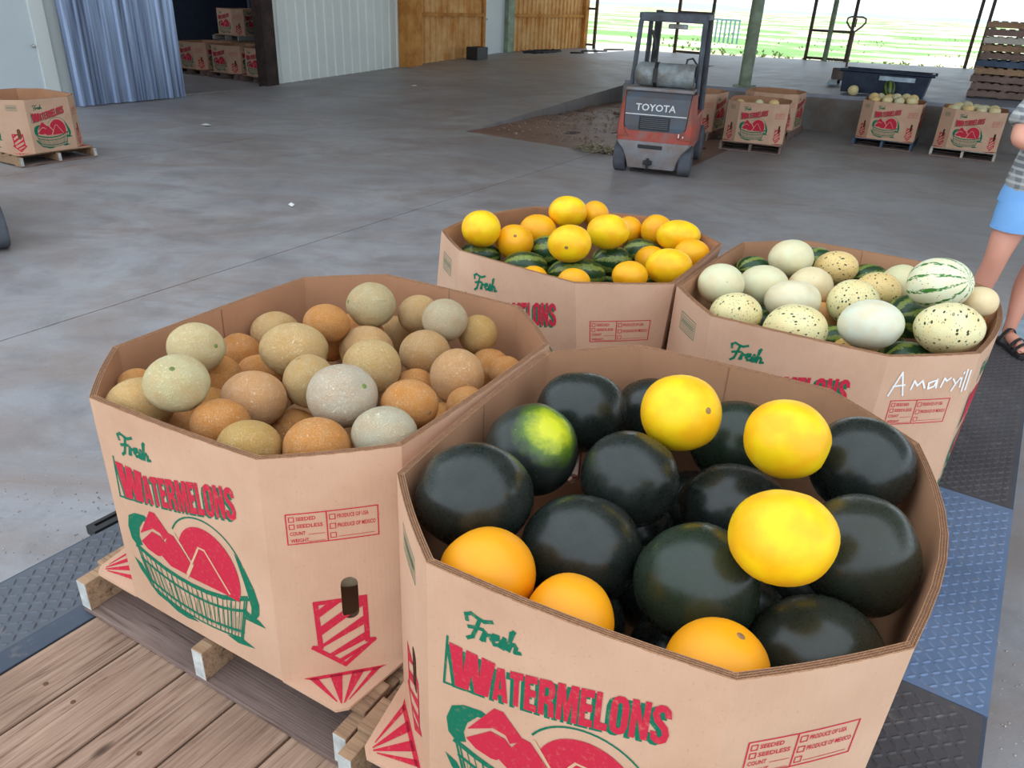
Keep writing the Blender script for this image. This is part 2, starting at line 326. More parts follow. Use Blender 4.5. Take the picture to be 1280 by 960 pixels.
for i in range(len(ue) - 1):
    for j in range(len(ve) - 1):
        u0, u1, v0, v1 = ue[i] + g, ue[i + 1] - g, ve[j] + g, ve[j + 1] - g
        if j == 1:
            if i <= 1: slab([(u0, v0), (min(u1, -7.9) if i == 1 else u1, v0), (min(u1, -7.9) if i == 1 else u1, 12.0), (u0, 12.0)]) if i == 0 else slab([(u0, v0), (u1, v0), (u1, 11.62), (-7.9, 11.8), (-7.9, 12.0), (u0, 12.0)])
            elif i == 2: slab([(u0, v0), (u1, v0), (u1, v1), (-3.6, v1), (-3.6, 11.45), (u0, 11.55)])
            else: slab([(u0, v0), (u1, v0), (u1, v1), (u0, v1)])
        else: slab([(u0, v0), (u1, v0), (u1, v1), (u0, v1)])
# dirt pit, ramp, dock
dm = bmesh.new(); bmesh.ops.create_grid(dm, x_segments=46, y_segments=46, size=.5); random.seed(3)
for v_ in dm.verts:
    a, b = v_.co.x + .5, v_.co.y + .5; p = BL(-7.9 + 4.32 * a if b < .46 else -7.9 + .72 * a, 11.5 + 12.5 * b)
    v_.co = (p.x, p.y, -.012 + .05 * max(0, min(1, b * 6)) * noise.noise(p * 1.7) + .02 * noise.noise(p * 7))
dme = bpy.data.meshes.new('dirt_ground'); dm.to_mesh(dme); dm.free(); smooth(dme)
struct(link('dirt_ground', dme, M['dirt']))
def rampz(u, v): return dockz(u) * max(0, min(1, (v - 12.0) / (VR - 12.0)))
struct(uvpoly([(UW, 12.0), (-7.9, 12.0), (-7.9, VR), (UW, VR)], -.25, rampz, 'ramp', M['conc']))
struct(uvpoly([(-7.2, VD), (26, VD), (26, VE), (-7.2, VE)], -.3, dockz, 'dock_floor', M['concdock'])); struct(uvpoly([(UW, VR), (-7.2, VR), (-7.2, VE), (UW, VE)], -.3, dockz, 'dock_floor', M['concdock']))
struct(uvpoly([(-7.2, VD - .05), (26, VD - .05), (26, VD - .004), (-7.2, VD - .004)], -.28, lambda u, v: dockz(u) - .07, 'wall_dock', M['dockwall']))
# terrain outside
tb = bmesh.new(); NX, NY = 60, 50
for j in range(NY + 1):
    for i in range(NX + 1):
        v = VE + 700 * (j / NY) ** 2.6; u = -60 + 260 * 0 + (-40 - 1.3 * (v - VE)) + (110 + 2.6 * (v - VE)) * i / NX
        h = .42 + .02 * min(v - VE, 20) * 0 - min(1, (v - VE) / 60) * .9 + .25 * noise.noise(Vector((u * .05, v * .05, 0))) * min(1, (v - VE) / 25)
        tb.verts.new(BL(u + 40, v, h))
tb.verts.ensure_lookup_table()
for j in range(NY):
    for i in range(NX):
        a = j * (NX + 1) + i; tb.faces.new([tb.verts[k] for k in (a, a + 1, a + NX + 2, a + NX + 1)])
tme = bpy.data.meshes.new('terrain'); tb.to_mesh(tme); tb.free(); smooth(tme); struct(link('terrain', tme, M['terrain']))
struct(uvpoly([(-120, -130), (120, -130), (120, -9.02), (-120, -9.02)], -.6, -.06, 'yard_ground', plain('pale_yard', srgb(206, 190, 168), .95, var=.1, sc=.4)))
hb = MB(); pts = []
for k in range(61):
    a = R_(-20) + R_(95) * k / 60; d = 900; pts.append((d * sin(a), d * cos(a), 2.5 + 4 * noise.noise(Vector((k * .23, 5, 0))) + 2 * noise.noise(Vector((k * .7, 1, 0)))))
hb.add([(x, y, -12) for x, y, z in pts] + [(x, y, max(z, 1)) for x, y, z in pts] + [(x * 1.2, y * 1.2, -12) for x, y, z in pts],
       [(i, i + 1, 62 + i, 61 + i) for i in range(60)] + [(61 + i, 62 + i, 123 + i, 122 + i) for i in range(60)])
struct(hb.build('hills', M['hill']))
# scrub, nobody could count it
random.seed(8); sb_ = MB()
for k in range(3200):
    v = VE + 2.5 + 110 * random.random() ** 1.5; u = -16 + 42 * random.random() + (v - VE) * (random.random() - .35) * 1.0
    if noise.noise(Vector((u * .11, v * .07, 3))) < .02: continue
    z = .38 - min(1, (v - VE) / 60) * .9 + .25 * noise.noise(Vector((u * .05 - 2, v * .05, 0))) * min(1, (v - VE) / 25); s = .05 + .10 * random.random()
    for q in range(7):
        a = random.random() * 6.28; l = s * (.6 + random.random()); dx, dy = cos(a) * l * .7, sin(a) * l * .7; p = BL(u, v, z)
        w_ = s * .16; sb_.add([p + Vector((-w_ * sin(a), w_ * cos(a), 0)), p + Vector((w_ * sin(a), -w_ * cos(a), 0)), p + Vector((dx * .6 + w_ * 1.4 * sin(a), dy * .6 - w_ * 1.4 * cos(a), l * .75)), p + Vector((dx, dy, l)), p + Vector((dx * .6 - w_ * 1.4 * sin(a), dy * .6 + w_ * 1.4 * cos(a), l * .75))], [(0, 1, 2, 3, 4)])
tag(sb_.build('scrub', M['scrub']), 'low green scrub growing on the pale ground beyond the dock', 'scrub', kind='stuff')

# left wall: ribbed metal panels, opening, posts, doors
HW = 7.5
def ribbed(name, v0, v1, z0, z1, mat, pitch=.3, depth=.03, U=UW, parent=None, rib=.09, skew=0.0, trap=True):
    mb = MB(); n = max(1, round((v1 - v0) / pitch)); p = (v1 - v0) / n; prof = []
    for k in range(n):
        a = v0 + k * p; prof += [(a, 0), (a + p - rib, 0), (a + p - rib * .75, depth), (a + p - rib * .25, depth)]
    prof.append((v1, 0)); zb = (lambda v: z0(v)) if callable(z0) else (lambda v: z0)
    th = .012; m = len(prof); vv = []
    for off in (0, -th):
        vv += [BL(U + d + off, v, zb(v)) for v, d in prof]; vv += [BL(U + d + off, v + skew, z1) for v, d in prof]
    ff = [(i, i + 1, m + i + 1, m + i) for i in range(m - 1)] + [(2 * m + i + 1, 2 * m + i, 3 * m + i, 3 * m + i + 1) for i in range(m - 1)] + [(m + i, m + i + 1, 3 * m + i + 1, 3 * m + i) for i in range(m - 1)]
    mb.add(vv, ff); return mb.build(name, mat, parent)
wl = struct(empty('wall_left', BL(UW, 13)))
def inw(o):
    o.parent = wl; o.matrix_parent_inverse = Matrix.Translation(-BL(UW, 13)); return o
gz = lambda v: (rampz(UW, v) if v < VR else dockz(UW)) - .02
def ubox(u0, u1, v0, v1, z0, z1, name, mat): return uvpoly([(u0, v0), (u1, v0), (u1, v1), (u0, v1)], z0, z1, name, mat)
# sheets as single panels about 0.9 m wide
def sheets(v0, v1, z0, mat, pitch=.3, depth=.03, rib=.09, w_=.92, z1=HW):
    n = max(1, round((v1 - v0) / w_))
    for k in range(n): inw(ribbed('wall_panel', v0 + (v1 - v0) * k / n, v0 + (v1 - v0) * (k + 1) / n, z0, z1, mat, pitch, depth, UW, None, rib))
sheets(-9, 7.35, -.02, M['white_sheet']); sheets(13.85, 18.6, gz, M['white_sheet'], .30, .035, .1)
sheets(19.3, 22.85, gz, M['orange_foam'], .27, .05, .11); sheets(24.72, 30.2, gz, M['orange_foam'], .27, .05, .11)
inw(ubox(UW - .2, UW + .03, 11.0, 13.5, 3.4, HW, 'header_panel', M['white_sheet'])); inw(ubox(UW - .2, UW + .0, 7.35, 11.0, 2.5, HW, 'header_panel', M['white_sheet']))
inw(ubox(UW - .2, UW + .0, 8.6, 11.0, -.02, 2.5, 'wall_sheet', M['white_sheet']))
inw(ubox(UW - .1, UW + .02, 22.85, 24.3, 2.7, HW, 'header_panel', M['orange_foam']))
for v0, v1, z0, m_, d in ((13.5, 13.85, .02, 'brownsteel', .16), (18.6, 19.3, rampz(UW, 18.6) - .02, 'orange_trim', .32), (24.28, 24.70, dockz(UW) - .02, 'greensteel', .2), (22.85, 22.99, rampz(UW, 22.8) - .02, 'orange_trim', .12), (30.2, 30.5, dockz(UW) - .02, 'orange_trim', .2)):
    inw(ubox(UW - .15, UW + d, v0, v1, z0, HW, 'wall_post', M[m_]))
for v0, v1 in ((19.3, 22.85), (24.7, 30.2)):
    for z in (1.62, 3.2): inw(ubox(UW + .04, UW + .13, v0, v1, z - .05, z + .05, 'wall_girt', M['orange_trim']))
# doors
d1 = struct(empty('door_1', BL(UW, 7.9))); 
def ind(o, d, v):
    o.parent = d; o.matrix_parent_inverse = Matrix.Translation(-BL(UW, v)); return o
ind(ubox(UW - .02, UW + .04, 7.42, 8.34, .01, 2.25, 'door_leaf', M['door']), d1, 7.9); ind(ubox(UW - .04, UW + .07, 8.34, 8.6, .01, 2.45, 'door_frame', M['white_sheet']), d1, 7.9); ind(ubox(UW - .04, UW + .07, 7.3, 7.42, .01, 2.45, 'door_frame', M['white_sheet']), d1, 7.9)
kb = MB(); kb.lathe([(0, .012), (.05, .012), (.05, .03), (.08, .03), (.085, .01)], BL(UW + .04, 8.26, 1.05), BL(1, 0), 12); ind(kb.build('door_handle', M['chrome'], None, True), d1, 7.9)
d2 = struct(empty('door_2', BL(UW, 23.6)))
ind(ubox(UW - .02, UW + .05, 22.99, 24.28, rampz(UW, 22.99) + .005, 2.7, 'door_leaf', M['door']), d2, 23.6)
kb = MB(); kb.lathe([(0, .012), (.05, .012), (.05, .03), (.08, .03), (.085, .01)], BL(UW + .05, 23.08, 1.5), BL(1, 0), 12); ind(kb.build('door_handle', M['chrome'], None, True), d2, 23.6)
# sliding galvanised door standing in front of the wall
sl = empty('sliding_door', BL(UW + .25, 9.8)); tag(sl, 'blue-grey ribbed metal sliding door hanging in front of the white wall', 'door')
for k in range(4):
    o = ribbed('door_sheet', 8.72 + .6 * k, 8.72 + .6 * (k + 1), .02, 3.3, M['blue_sheet'], .3 if k % 2 else .2, .05, UW + .25, None, .12); o.parent = sl; o.matrix_parent_inverse = Matrix.Translation(-sl.location)
o = ubox(UW + .16, UW + .30, 8.5, 13.6, 3.3, 3.42, 'door_rail', M['framesteel']); o.parent = sl; o.matrix_parent_inverse = Matrix.Translation(-sl.location)
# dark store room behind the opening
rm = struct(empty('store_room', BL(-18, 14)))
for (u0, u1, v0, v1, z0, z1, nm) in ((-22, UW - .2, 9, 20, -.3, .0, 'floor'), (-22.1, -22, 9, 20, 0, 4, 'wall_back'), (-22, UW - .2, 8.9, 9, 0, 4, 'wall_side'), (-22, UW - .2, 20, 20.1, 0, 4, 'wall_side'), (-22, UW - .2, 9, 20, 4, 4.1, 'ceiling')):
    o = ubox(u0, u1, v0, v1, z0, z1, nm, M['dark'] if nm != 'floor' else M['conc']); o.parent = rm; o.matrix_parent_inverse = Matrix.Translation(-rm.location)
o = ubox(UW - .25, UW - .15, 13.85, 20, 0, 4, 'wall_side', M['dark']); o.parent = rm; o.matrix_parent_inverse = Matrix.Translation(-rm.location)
# unseen roof; height, front edge and far overhang shaped to steer sun and shade
roof = struct(empty('ceiling', BL(5, 15, HW)))
for k in range(11):
    u0 = -15.2 + 3.6 * k
    o = uvpoly([(u0, 4.8), (u0 + 3.6, 4.8), (u0 + 3.6, VE + 5.5), (u0, VE + 5.5)], lambda u, v: HW + .0, HW + .08, 'roof_sheet', M['roof']); o.parent = roof; o.matrix_parent_inverse = Matrix.Translation(-roof.location)
for v in (5.0, 11, VD, 24, VE, VE + 5.3):
    o = ubox(-15, 24, v - .1, v + .1, HW - .35, HW, 'roof_beam', M['framesteel']); o.parent = roof; o.matrix_parent_inverse = Matrix.Translation(-roof.location)
# steel column on the dock
cb = MB(); p = BL(-4.62, VD + .5); cb.tube([p + Vector((0, 0, dockz(-4.6))), p + Vector((0, 0, HW - .35))], .13, 20, True); co = cb.build('column', M['greensteel'], None, True); struct(co)
bb = MB(); bb.box(-.2, .2, -.2, .2, 0, .025, TR(*p) @ TR(0, 0, dockz(-4.6)) @ RZ(BA)); bb.build('base_plate', M['greensteel'], co)
# steel gate frames in the open end
def gate(name, posts, rails, v=VE - .15):
    e = struct(empty(name, BL(posts[0], v, dockz(posts[0]))))
    def q(o): o.parent = e; o.matrix_parent_inverse = Matrix.Translation(-e.location)
    for u in posts: q(ubox(u - .05, u + .05, v - .05, v + .05, dockz(u) - .005, HW, 'frame_post', M['framesteel']))
    for a, b, z in rails: q(ubox(a, b, v - .035, v + .035, z - .04, z + .04, 'frame_rail', M['framesteel']))
gate('gate_frame', [-14.7, -14.2], [(-14.7, -14.2, .60), (-14.7, -14.2, 1.9)]); gate('gate_frame', [-10.8, -9.5], [(-10.8, -9.5, .60), (-10.8, -9.5, 1.95), (-10.8, -9.5, 3.4)])
gate('gate_frame', [-5.95, -4.6], [(-5.95, -4.6, .72), (-5.95, -4.6, 1.6), (-5.95, -4.6, 3.2)]); gate('gate_frame', [-.93, -.62], [(-.93, -.62, 3.2)])
pb = MB(); p = BL(-5.29, VE - .15); pb.tube([p + Vector((0, 0, dockz(-5.3))), p + Vector((0, 0, HW - .35))], .085, 16); struct(pb.build('column', M['greensteel'], None, True))
# far things out in the scrub
pp = MB(); b0 = BL(6.0, 92, -.6); pp.tube([b0, b0 + Vector((0, 0, 9))], [.13, .09], 10); tag(pp.build('utility_pole', plain('pinkish_pole', srgb(196, 160, 150), .8), None, True), 'thin pinkish utility pole standing far out in the scrub', 'pole')
fg = empty('farm_gate', BL(-16.5, 55, -.45), BA); tag(fg, 'small blue-grey barred farm panel out in the green scrub', 'gate')
gm = plain('gate_paint', srgb(120, 150, 160), .6)
for k in range(9): b_ = MB(); b_.box(-1.2 + .3 * k - .05, -1.2 + .3 * k + .05, -.03, .03, 0, 1.9); b_.build('bar', gm, fg)
b_ = MB(); b_.box(-1.25, 1.25, -.04, .04, 1.85, 1.95); b_.build('rail', gm, fg)

# ================================================================== trailer
DZ = .485; TA = R_(-32.5)
tr = empty('flatbed_trailer', (0, 0, 0), TA); tag(tr, 'long trailer with weathered plank deck and steel tread-plate edges under the big bins', 'trailer')
T0, T1 = -2.4, 5.06
random.seed(5); s0 = -1.914
for k in range(10):
    a = s0 + .1945 * k; dz = random.uniform(-.003, .003); mb = MB()
    mb.box(a + .004, a + .1905, T0, T1, DZ - .042 + dz, DZ + dz, ch=.004); mb.build('plank', M['deck'], tr)
    for t in (.55, 1.62, 2.9, 4.2):
        if k < 4 and t < 1.7:
            sb = MB(); sb.lathe([(0, .007), (.0018, .006)], (a + .05 + .08 * ((k * 7 + int(t * 10)) % 2), t + .01 * k, DZ + dz), (0, 0, 1), 8); sb.build('deck_screw', M['cut'], tr)
WR = s0 + 1.945
def lugs(x0, x1, y0, y1, z, sl=None, pitch=.029):
    mb = MB(); nx = int((x1 - x0 - .02) / pitch); ny = int((y1 - y0 - .02) / pitch)
    for i in range(nx):
        for j in range(ny):
            cx, cy = x0 + .018 + pitch * (i + .3), y0 + .02 + pitch * (j + .3); a = R_(45) if (i + j) % 2 else R_(-45); zz = z if sl is None else sl(cx, cy)
            L, W_, H = .0155, .0052, .0032; c, s = cos(a), sin(a)
            P = [(-L, 0), (-L * .55, -W_), (L * .55, -W_), (L, 0), (L * .55, W_), (-L * .55, W_)]
            vv = [(cx + x * c - y * s, cy + x * s + y * c, zz) for x, y in P] + [(cx - L * .6 * c, cy - L * .6 * s, zz + H), (cx + L * .6 * c, cy + L * .6 * s, zz + H)]
            mb.add(vv, [(0, 1, 6), (1, 2, 7, 6), (2, 3, 7), (3, 4, 7), (4, 5, 6, 7), (5, 0, 6)])
    return mb
def plate(x0, x1, y0, y1, z, mat, lug=True, ly0=None, ly1=None, pitch=.029):
    mb = MB(); mb.box(x0, x1, y0, y1, z - .006, z); pl = mb.build('tread_plate', mat, tr)
    if lug: tag(lugs(x0, x1, ly0 if ly0 is not None else y0, ly1 if ly1 is not None else y1, z, None, pitch).build('tread_pattern', mat, pl), kind='stuff')
    return pl
plate(-2.275, -1.992, T0, T1, DZ, M['tread'], True, -.2, 3.2)
cb = MB(); cb.box(-1.99, -1.916, T0, T1, DZ - .09, DZ + .002, ch=.002); cb.build('side_channel', M['channel'], tr)
plate(WR + .002, .335, T0, 1.953, DZ - .001, M['treaddark'], True, .2, 1.95); plate(WR + .002, .345, 1.955, 3.13, DZ, M['treadsky']); plate(WR + .002, .335, 3.135, T1, DZ - .001, M['treaddark'], True, None, None, .025)
for (x0, x1) in ((-2.29, -2.26), (.33, .345)):
    b_ = MB(); b_.box(x0, x1, T0, T1, DZ - .10, DZ - .006); b_.build('side_rail', M['channel'], tr)
b_ = MB(); b_.box(.17, .33, T1 + .01, T1 + .58, DZ - .035, DZ - .015); b_.build('end_step', M['pale'], tr)
# stake slot and latch on the left edge
b_ = MB(); b_.box(-2.31, -2.285, .98, 1.30, DZ - .03, DZ + .004); b_.box(-2.325, -2.31, .98, 1.0, DZ - .03, DZ + .004); b_.box(-2.34, -2.325, .98, 1.30, DZ - .03, DZ + .004); b_.box(-2.325, -2.31, 1.28, 1.3, DZ - .03, DZ + .004); b_.build('stake_pocket', M['blk'], tr)
b_ = MB(); b_.tube([(-2.06, .86, DZ + .02), (-2.03, .90, DZ + .03), (-1.99, .90, DZ + .02)], .012, 8); b_.build('tie_down', M['blk'], tr)
for t in (-2.2, -.8, .6, 2.0, 3.4, 4.8): b_ = MB(); b_.box(-2.25, .32, t - .04, t + .04, DZ - .16, DZ - .045); b_.build('cross_beam', M['channel'], tr)
for s in (-1.6, -.3): b_ = MB(); b_.box(s - .04, s + .04, T0, T1 + .4, DZ - .26, DZ - .16); b_.build('frame_beam', M['channel'], tr)
for s in (-2.15, .2):
    for t in (2.2, 2.95):
        b_ = MB(); b_.lathe([(-.1, .12), (-.1, .2), (-.07, .215), (.07, .215), (.1, .2), (.1, .12), (.06, .1)], (s, t, .215), (1, 0, 0), 24); wh = b_.build('wheel', M['blackrub'], tr, True)
        b_ = MB(); b_.lathe([(-.105, .11), (.105, .11)], (s, t, .215), (1, 0, 0), 16); b_.build('hub', M['channel'], wh)
b_ = MB(); b_.box(-2.1, .2, 2.18, 2.22, .2, .24); b_.box(-2.1, .2, 2.93, 2.97, .2, .24); b_.box(-1.62, -1.58, 2.1, 3.05, .22, .24); b_.box(-.32, -.28, 2.1, 3.05, .22, .24); b_.build('axle', M['channel'], tr)

# ================================================================== pallets (origin at floor centre, 1.02 x 1.22)
def make_pallet(wood, endm, lead=None, name='pallet'):
    e = empty(name); lx, ly = .51, .61
    for x in (-lx + .02, 0, lx - .02):
        b_ = MB(); b_.box(x - .02, x + .02, -ly, ly, .018, .118, ch=.002); st = b_.build('stringer', wood, e)
        for s in (-1, 1): b_ = MB(); b_.box(x - .0195, x + .0195, s * (ly + .0002) - .0006, s * (ly + .0002) + .0006, .02, .116); b_.build('painted_end', endm, st)
    for k in range(7):
        w_ = .10; y = -.49 + .98 * k / 6
        b_ = MB(); b_.box(-lx, lx, y - w_ / 2, y + w_ / 2, .119, .137, ch=.002); b_.build('deck_board', wood, e)
    for y, w_ in ((-ly + .075, .15), (0, .1), (ly - .075, .15)):
        b_ = MB(); b_.box(-lx, lx, y - w_ / 2, y + w_ / 2, 0, .017, ch=.002); b_.build('bottom_board', lead or wood, e)
    return e
PAL = {k: make_pallet(M[a], M[b], M['pald']) for k, a, b in (('n', 'pal', 'palend'), ('b', 'palb', 'palb'), ('w', 'palw', 'palw'), ('d', 'pald', 'pald'))}
PUSED = set()
def place_pallet(kind, x, y, z, rz, label, group=None):
    o = PAL[kind] if kind not in PUSED else copy_tree(PAL[kind]); PUSED.add(kind); o.location = (x, y, z); o.rotation_euler = (0, 0, rz)
    tag(o, label, 'pallet', group)
    if not group and 'group' in o: del o['group']
    return o

# ================================================================== box artwork (flat print), unit panel coordinates
def fill2d(polys):
    vs_, fs = [], []
    for loops in polys:
        cu = bpy.data.curves.new('t', 'CURVE'); cu.dimensions = '2D'; cu.fill_mode = 'BOTH'
        for L in loops:
            sp = cu.splines.new('POLY'); sp.points.add(len(L) - 1); sp.use_cyclic_u = True
            for p, q in zip(sp.points, L): p.co = (q[0], q[1], 0, 1)
        ob = bpy.data.objects.new('t', cu); me = ob.to_mesh(); b = len(vs_)
        vs_ += [(v.co.x, v.co.y) for v in me.vertices]; fs += [tuple(b + i for i in p.vertices) for p in me.polygons]
        ob.to_mesh_clear(); bpy.data.objects.remove(ob); bpy.data.curves.remove(cu)
    return vs_, fs
def text2d(body, x, y, w_, h, asp):            # bold text fitted to a box, in panel units
    cu = bpy.data.curves.new('t', 'FONT'); cu.body = body; cu.resolution_u = 2; cu.offset = .018
    ob = bpy.data.objects.new('t', cu); me = ob.to_mesh(); P = [(v.co.x, v.co.y) for v in me.vertices]; F = [tuple(p.vertices) for p in me.polygons]
    ob.to_mesh_clear(); bpy.data.objects.remove(ob); bpy.data.curves.remove(cu)
    x0 = min(p[0] for p in P); x1 = max(p[0] for p in P); y0 = min(p[1] for p in P); y1 = max(p[1] for p in P)
    return [(x + (a - x0) / (x1 - x0) * w_, y + (b - y0) / (y1 - y0) * h) for a, b in P], F
def merge(*vf):
    V, F = [], []
    for v, f in vf: b = len(V); V += v; F += [tuple(b + i for i in q) for q in f]
    return V, F
ASPM = .55 / .645; ASPD = .315 / .645           # panel width / height
def ribbon(pts, w_, asp, closed=False):         # quads along a polyline, width in panel height units
    P = [Vector((x * asp, y)) for x, y in pts]; V, F = [], []
    n = len(P); segs = n if closed else n - 1
    for i in range(segs):
        a, b = P[i], P[(i + 1) % n]; d = (b - a)
        if d.length < 1e-6: continue
        d.normalize(); nn = Vector((-d.y, d.x)) * w_ / 2; e = d * w_ * .42
        q = [a - e + nn, a - e - nn, b + e - nn, b + e + nn]; k = len(V); V += [(p.x / asp, p.y) for p in q]; F.append((k + 3, k + 2, k + 1, k) if False else (k, k + 1, k + 2, k + 3))
    return V, F
GL = {'W': ([[(0, 1), (.14, 0), (.43, 0), (.5, .42), (.57, 0), (.86, 0), (1, 1), (.71, 1), (.68, .45), (.62, 1), (.38, 1), (.32, .45), (.29, 1)]], 1),
 'A': ([[(0, 0), (.26, 1), (.74, 1), (1, 0), (.66, 0), (.62, .2), (.38, .2), (.34, 0)], [(.42, .38), (.58, .38), (.5, .78)]], 1),
 'T': ([[(.32, 0), (.32, .8), (0, .8), (0, 1), (1, 1), (1, .8), (.68, .8), (.68, 0)]], .86),
 'E': ([[(0, 0), (0, 1), (1, 1), (1, .8), (.42, .8), (.42, .61), (.92, .61), (.92, .41), (.42, .41), (.42, .2), (1, .2), (1, 0)]], .78),
 'R': ([[(0, 0), (0, 1), (.7, 1), (.94, .9), (1, .72), (.92, .54), (.76, .47), (.94, .38), (1, 0), (.65, 0), (.6, .32), (.37, .38), (.37, 0)], [(.37, .56), (.37, .8), (.57, .8), (.63, .68), (.57, .56)]], 1),
 'M': ([[(0, 0), (0, 1), (.36, 1), (.5, .5), (.64, 1), (1, 1), (1, 0), (.74, 0), (.74, .6), (.58, 0), (.42, 0), (.26, .6), (.26, 0)]], 1.25),
 'L': ([[(0, 0), (0, 1), (.44, 1), (.44, .2), (1, .2), (1, 0)]], .74),
 'O': ([[(.12, .07), (0, .25), (0, .75), (.12, .93), (.36, 1), (.64, 1), (.88, .93), (1, .75), (1, .25), (.88, .07), (.64, 0), (.36, 0)], [(.37, .24), (.43, .17), (.57, .17), (.63, .24), (.63, .76), (.57, .83), (.43, .83), (.37, .76)]], 1),
 'N': ([[(0, 0), (0, 1), (.34, 1), (.67, .45), (.67, 1), (1, 1), (1, 0), (.67, 0), (.33, .55), (.33, 0)]], 1),
 'S': ([[(0, .3), (.34, .3), (.38, .2), (.52, .16), (.64, .24), (.58, .36), (.15, .55), (0, .74), (.1, .92), (.36, 1), (.66, 1), (.92, .9), (1, .7), (.67, .7), (.6, .83), (.46, .84), (.36, .76), (.46, .65), (.86, .47), (1, .27), (.9, .08), (.62, 0), (.36, 0), (.08, .09)]], 1)}
def lerp(x, tab):
    for (a, ya), (b, yb) in zip(tab, tab[1:]):
        if x <= b: return ya + (yb - ya) * (x - a) / (b - a)
    return tab[-1][1]
TOP = [(.09, .748), (.265, .728), (.53, .785), (.78, .836), (.85, .845)]; BOT = [(.09, .572), (.25, .594), (.5, .636), (.76, .69), (.85, .706)]
def word(dx, dy):
    out = []; x = .262; ws = [GL[c][1] for c in 'ATERMELONS']; unit = (.85 - .262) / (sum(ws) + .10 * 9)
    lay = [('W', .090, .180)]
    for c, wd in zip('ATERMELONS', ws): lay.append((c, x, wd * unit)); x += (wd + .10) * unit
    for c, x0, wd in lay:
        loops = []
        for L in GL[c][0]:
            Q = []
            n = len(L)
            for i in range(n):
                a, b = L[i], L[(i + 1) % n]
                Q.append(a)
            loops.append([(x0 + px * wd + dx, lerp(x0 + px * wd, BOT) + py * ((.742 if c == 'W' else lerp(x0 + px * wd, TOP)) - lerp(x0 + px * wd, BOT)) + dy) for px, py in Q])
        out.append(loops)
    return fill2d(out)
def arc(cx, cy, rx, ry, a0, a1, n=22): return [(cx + rx * cos(R_(a0 + (a1 - a0) * i / n)), cy + ry * sin(R_(a0 + (a1 - a0) * i / n))) for i in range(n + 1)]
fx = lambda pts: [(.155 + .2 * x, .785 + .105 * y) for x, y in pts]
FRESH = [fx(q) for q in ([(.02, .72), (.0, .9), (.1, 1), (.22, .93), (.34, .9), (.48, 1)], [(.26, .92), (.2, .55), (.13, .2), (.04, .08)], [(.06, .5), (.2, .58), (.32, .6)],
  [(.3, .22), (.36, .55), (.4, .48), (.48, .52)], [(.36, .55), (.35, .25)], [(.48, .38), (.6, .5), (.6, .6), (.53, .58), (.5, .4), (.54, .26), (.64, .32)], [(.64, .34), (.72, .62), (.74, .4), (.7, .26), (.63, .28)], [(.74, .3), (.8, .5), (.88, .98), (.84, .9), (.8, .28)], [(.8, .28), (.84, .5), (.9, .56), (.93, .48), (.92, .3), (1.0, .34)])]
rb = lambda pts, w_=.010, cl=False: ribbon(pts, w_, ASPM, cl)
btop = [(.118, .331), (.2, .305), (.3, .283), (.4, .272), (.487, .269), (.58, .274), (.68, .290), (.76, .314), (.841, .347)]
bbot = [(.164, .136), (.25, .112), (.33, .096), (.42, .088), (.5, .086), (.58, .09), (.66, .099), (.72, .108), (.776, .117)]
def bl(s, k):                                   # a point of the tub side, k 0 top .. 1 bottom
    i = min(int(s * 8), 7); f = s * 8 - i; a = [btop[i][q] + (btop[i + 1][q] - btop[i][q]) * f for q in (0, 1)]; b = [bbot[i][q] + (bbot[i + 1][q] - bbot[i][q]) * f for q in (0, 1)]
    return (a[0] + (b[0] - a[0]) * k, a[1] + (b[1] - a[1]) * k)
random.seed(11)
green = [fill2d([[[(.118, .331), (.085, .36), (.078, .42), (.10, .482), (.15, .51), (.222, .522), (.262, .505), (.205, .488), (.165, .44), (.15, .39), (.16, .35)]],
  [[(.80, .545), (.85, .49), (.893, .41), (.912, .343), (.905, .29), (.878, .258), (.852, .262), (.862, .31), (.85, .37), (.835, .43)]],
  [[(.071, .255), (.10, .20), (.15, .15), (.164, .136), (.15, .19), (.12, .235)]], [[(.135, .155), (.20, .10), (.27, .085), (.33, .062), (.40, .058), (.482, .072), (.44, .082), (.33, .09), (.25, .108), (.164, .134)]],
  [[(.80, .235), (.86, .235), (.935, .238), (.90, .262), (.86, .27), (.81, .29)]], [[(.67, .092), (.74, .078), (.85, .098), (.79, .112), (.776, .118)]]]),
  rb(btop, .022), rb([bl(k / 16, .30) for k in range(17)], .013), rb([bl(k / 16, .82) for k in range(17)], .013), rb([bl(k / 16, 1) for k in range(17)], .008), rb([bl(1, 0), bl(1, 1)], .008), rb([bl(0, 0), bl(0, 1)], .008),
  rb(arc(.62, .42, .235, .215, 20, 150), .007)] + [rb([bl((k + .5) / 22, .04), bl((k + .5) / 22, .98)], .0035 + .003 * (k % 3 == 0)) for k in range(22)]
green += [rb([bl((k + random.random()) / 40, .1 + .5 * random.random()), bl((k + .3) / 40, .9)], .002) for k in range(40)] + [rb(q, .0125) for q in FRESH] + [rb([(.083, .76), (.068, .566), (.22, .585)], .008)]
red = [fill2d([[[(.165, .415), (.270, .560), (.305, .563), (.392, .478), (.372, .470), (.335, .442), (.318, .470), (.268, .474)]], [[(.160, .372), (.258, .456), (.315, .453), (.352, .42), (.285, .340), (.262, .335), (.2, .345)]],
  [[(.29, .352), (.382, .492), (.412, .490), (.500, .392), (.455, .315), (.35, .315)]], [[(.525, .395)] + arc(.62, .40, .19, .195, 158, -28)[0:] + [(.70, .315), (.475, .31)]]])]
kl = [rb([(.466, .325), (.575, .492), (.612, .492), (.735, .33)], .009), rb([(.425, .505), (.515, .385), (.458, .30)], .009)]
WG = word(-.014, -.012); WRD = word(0, 0)
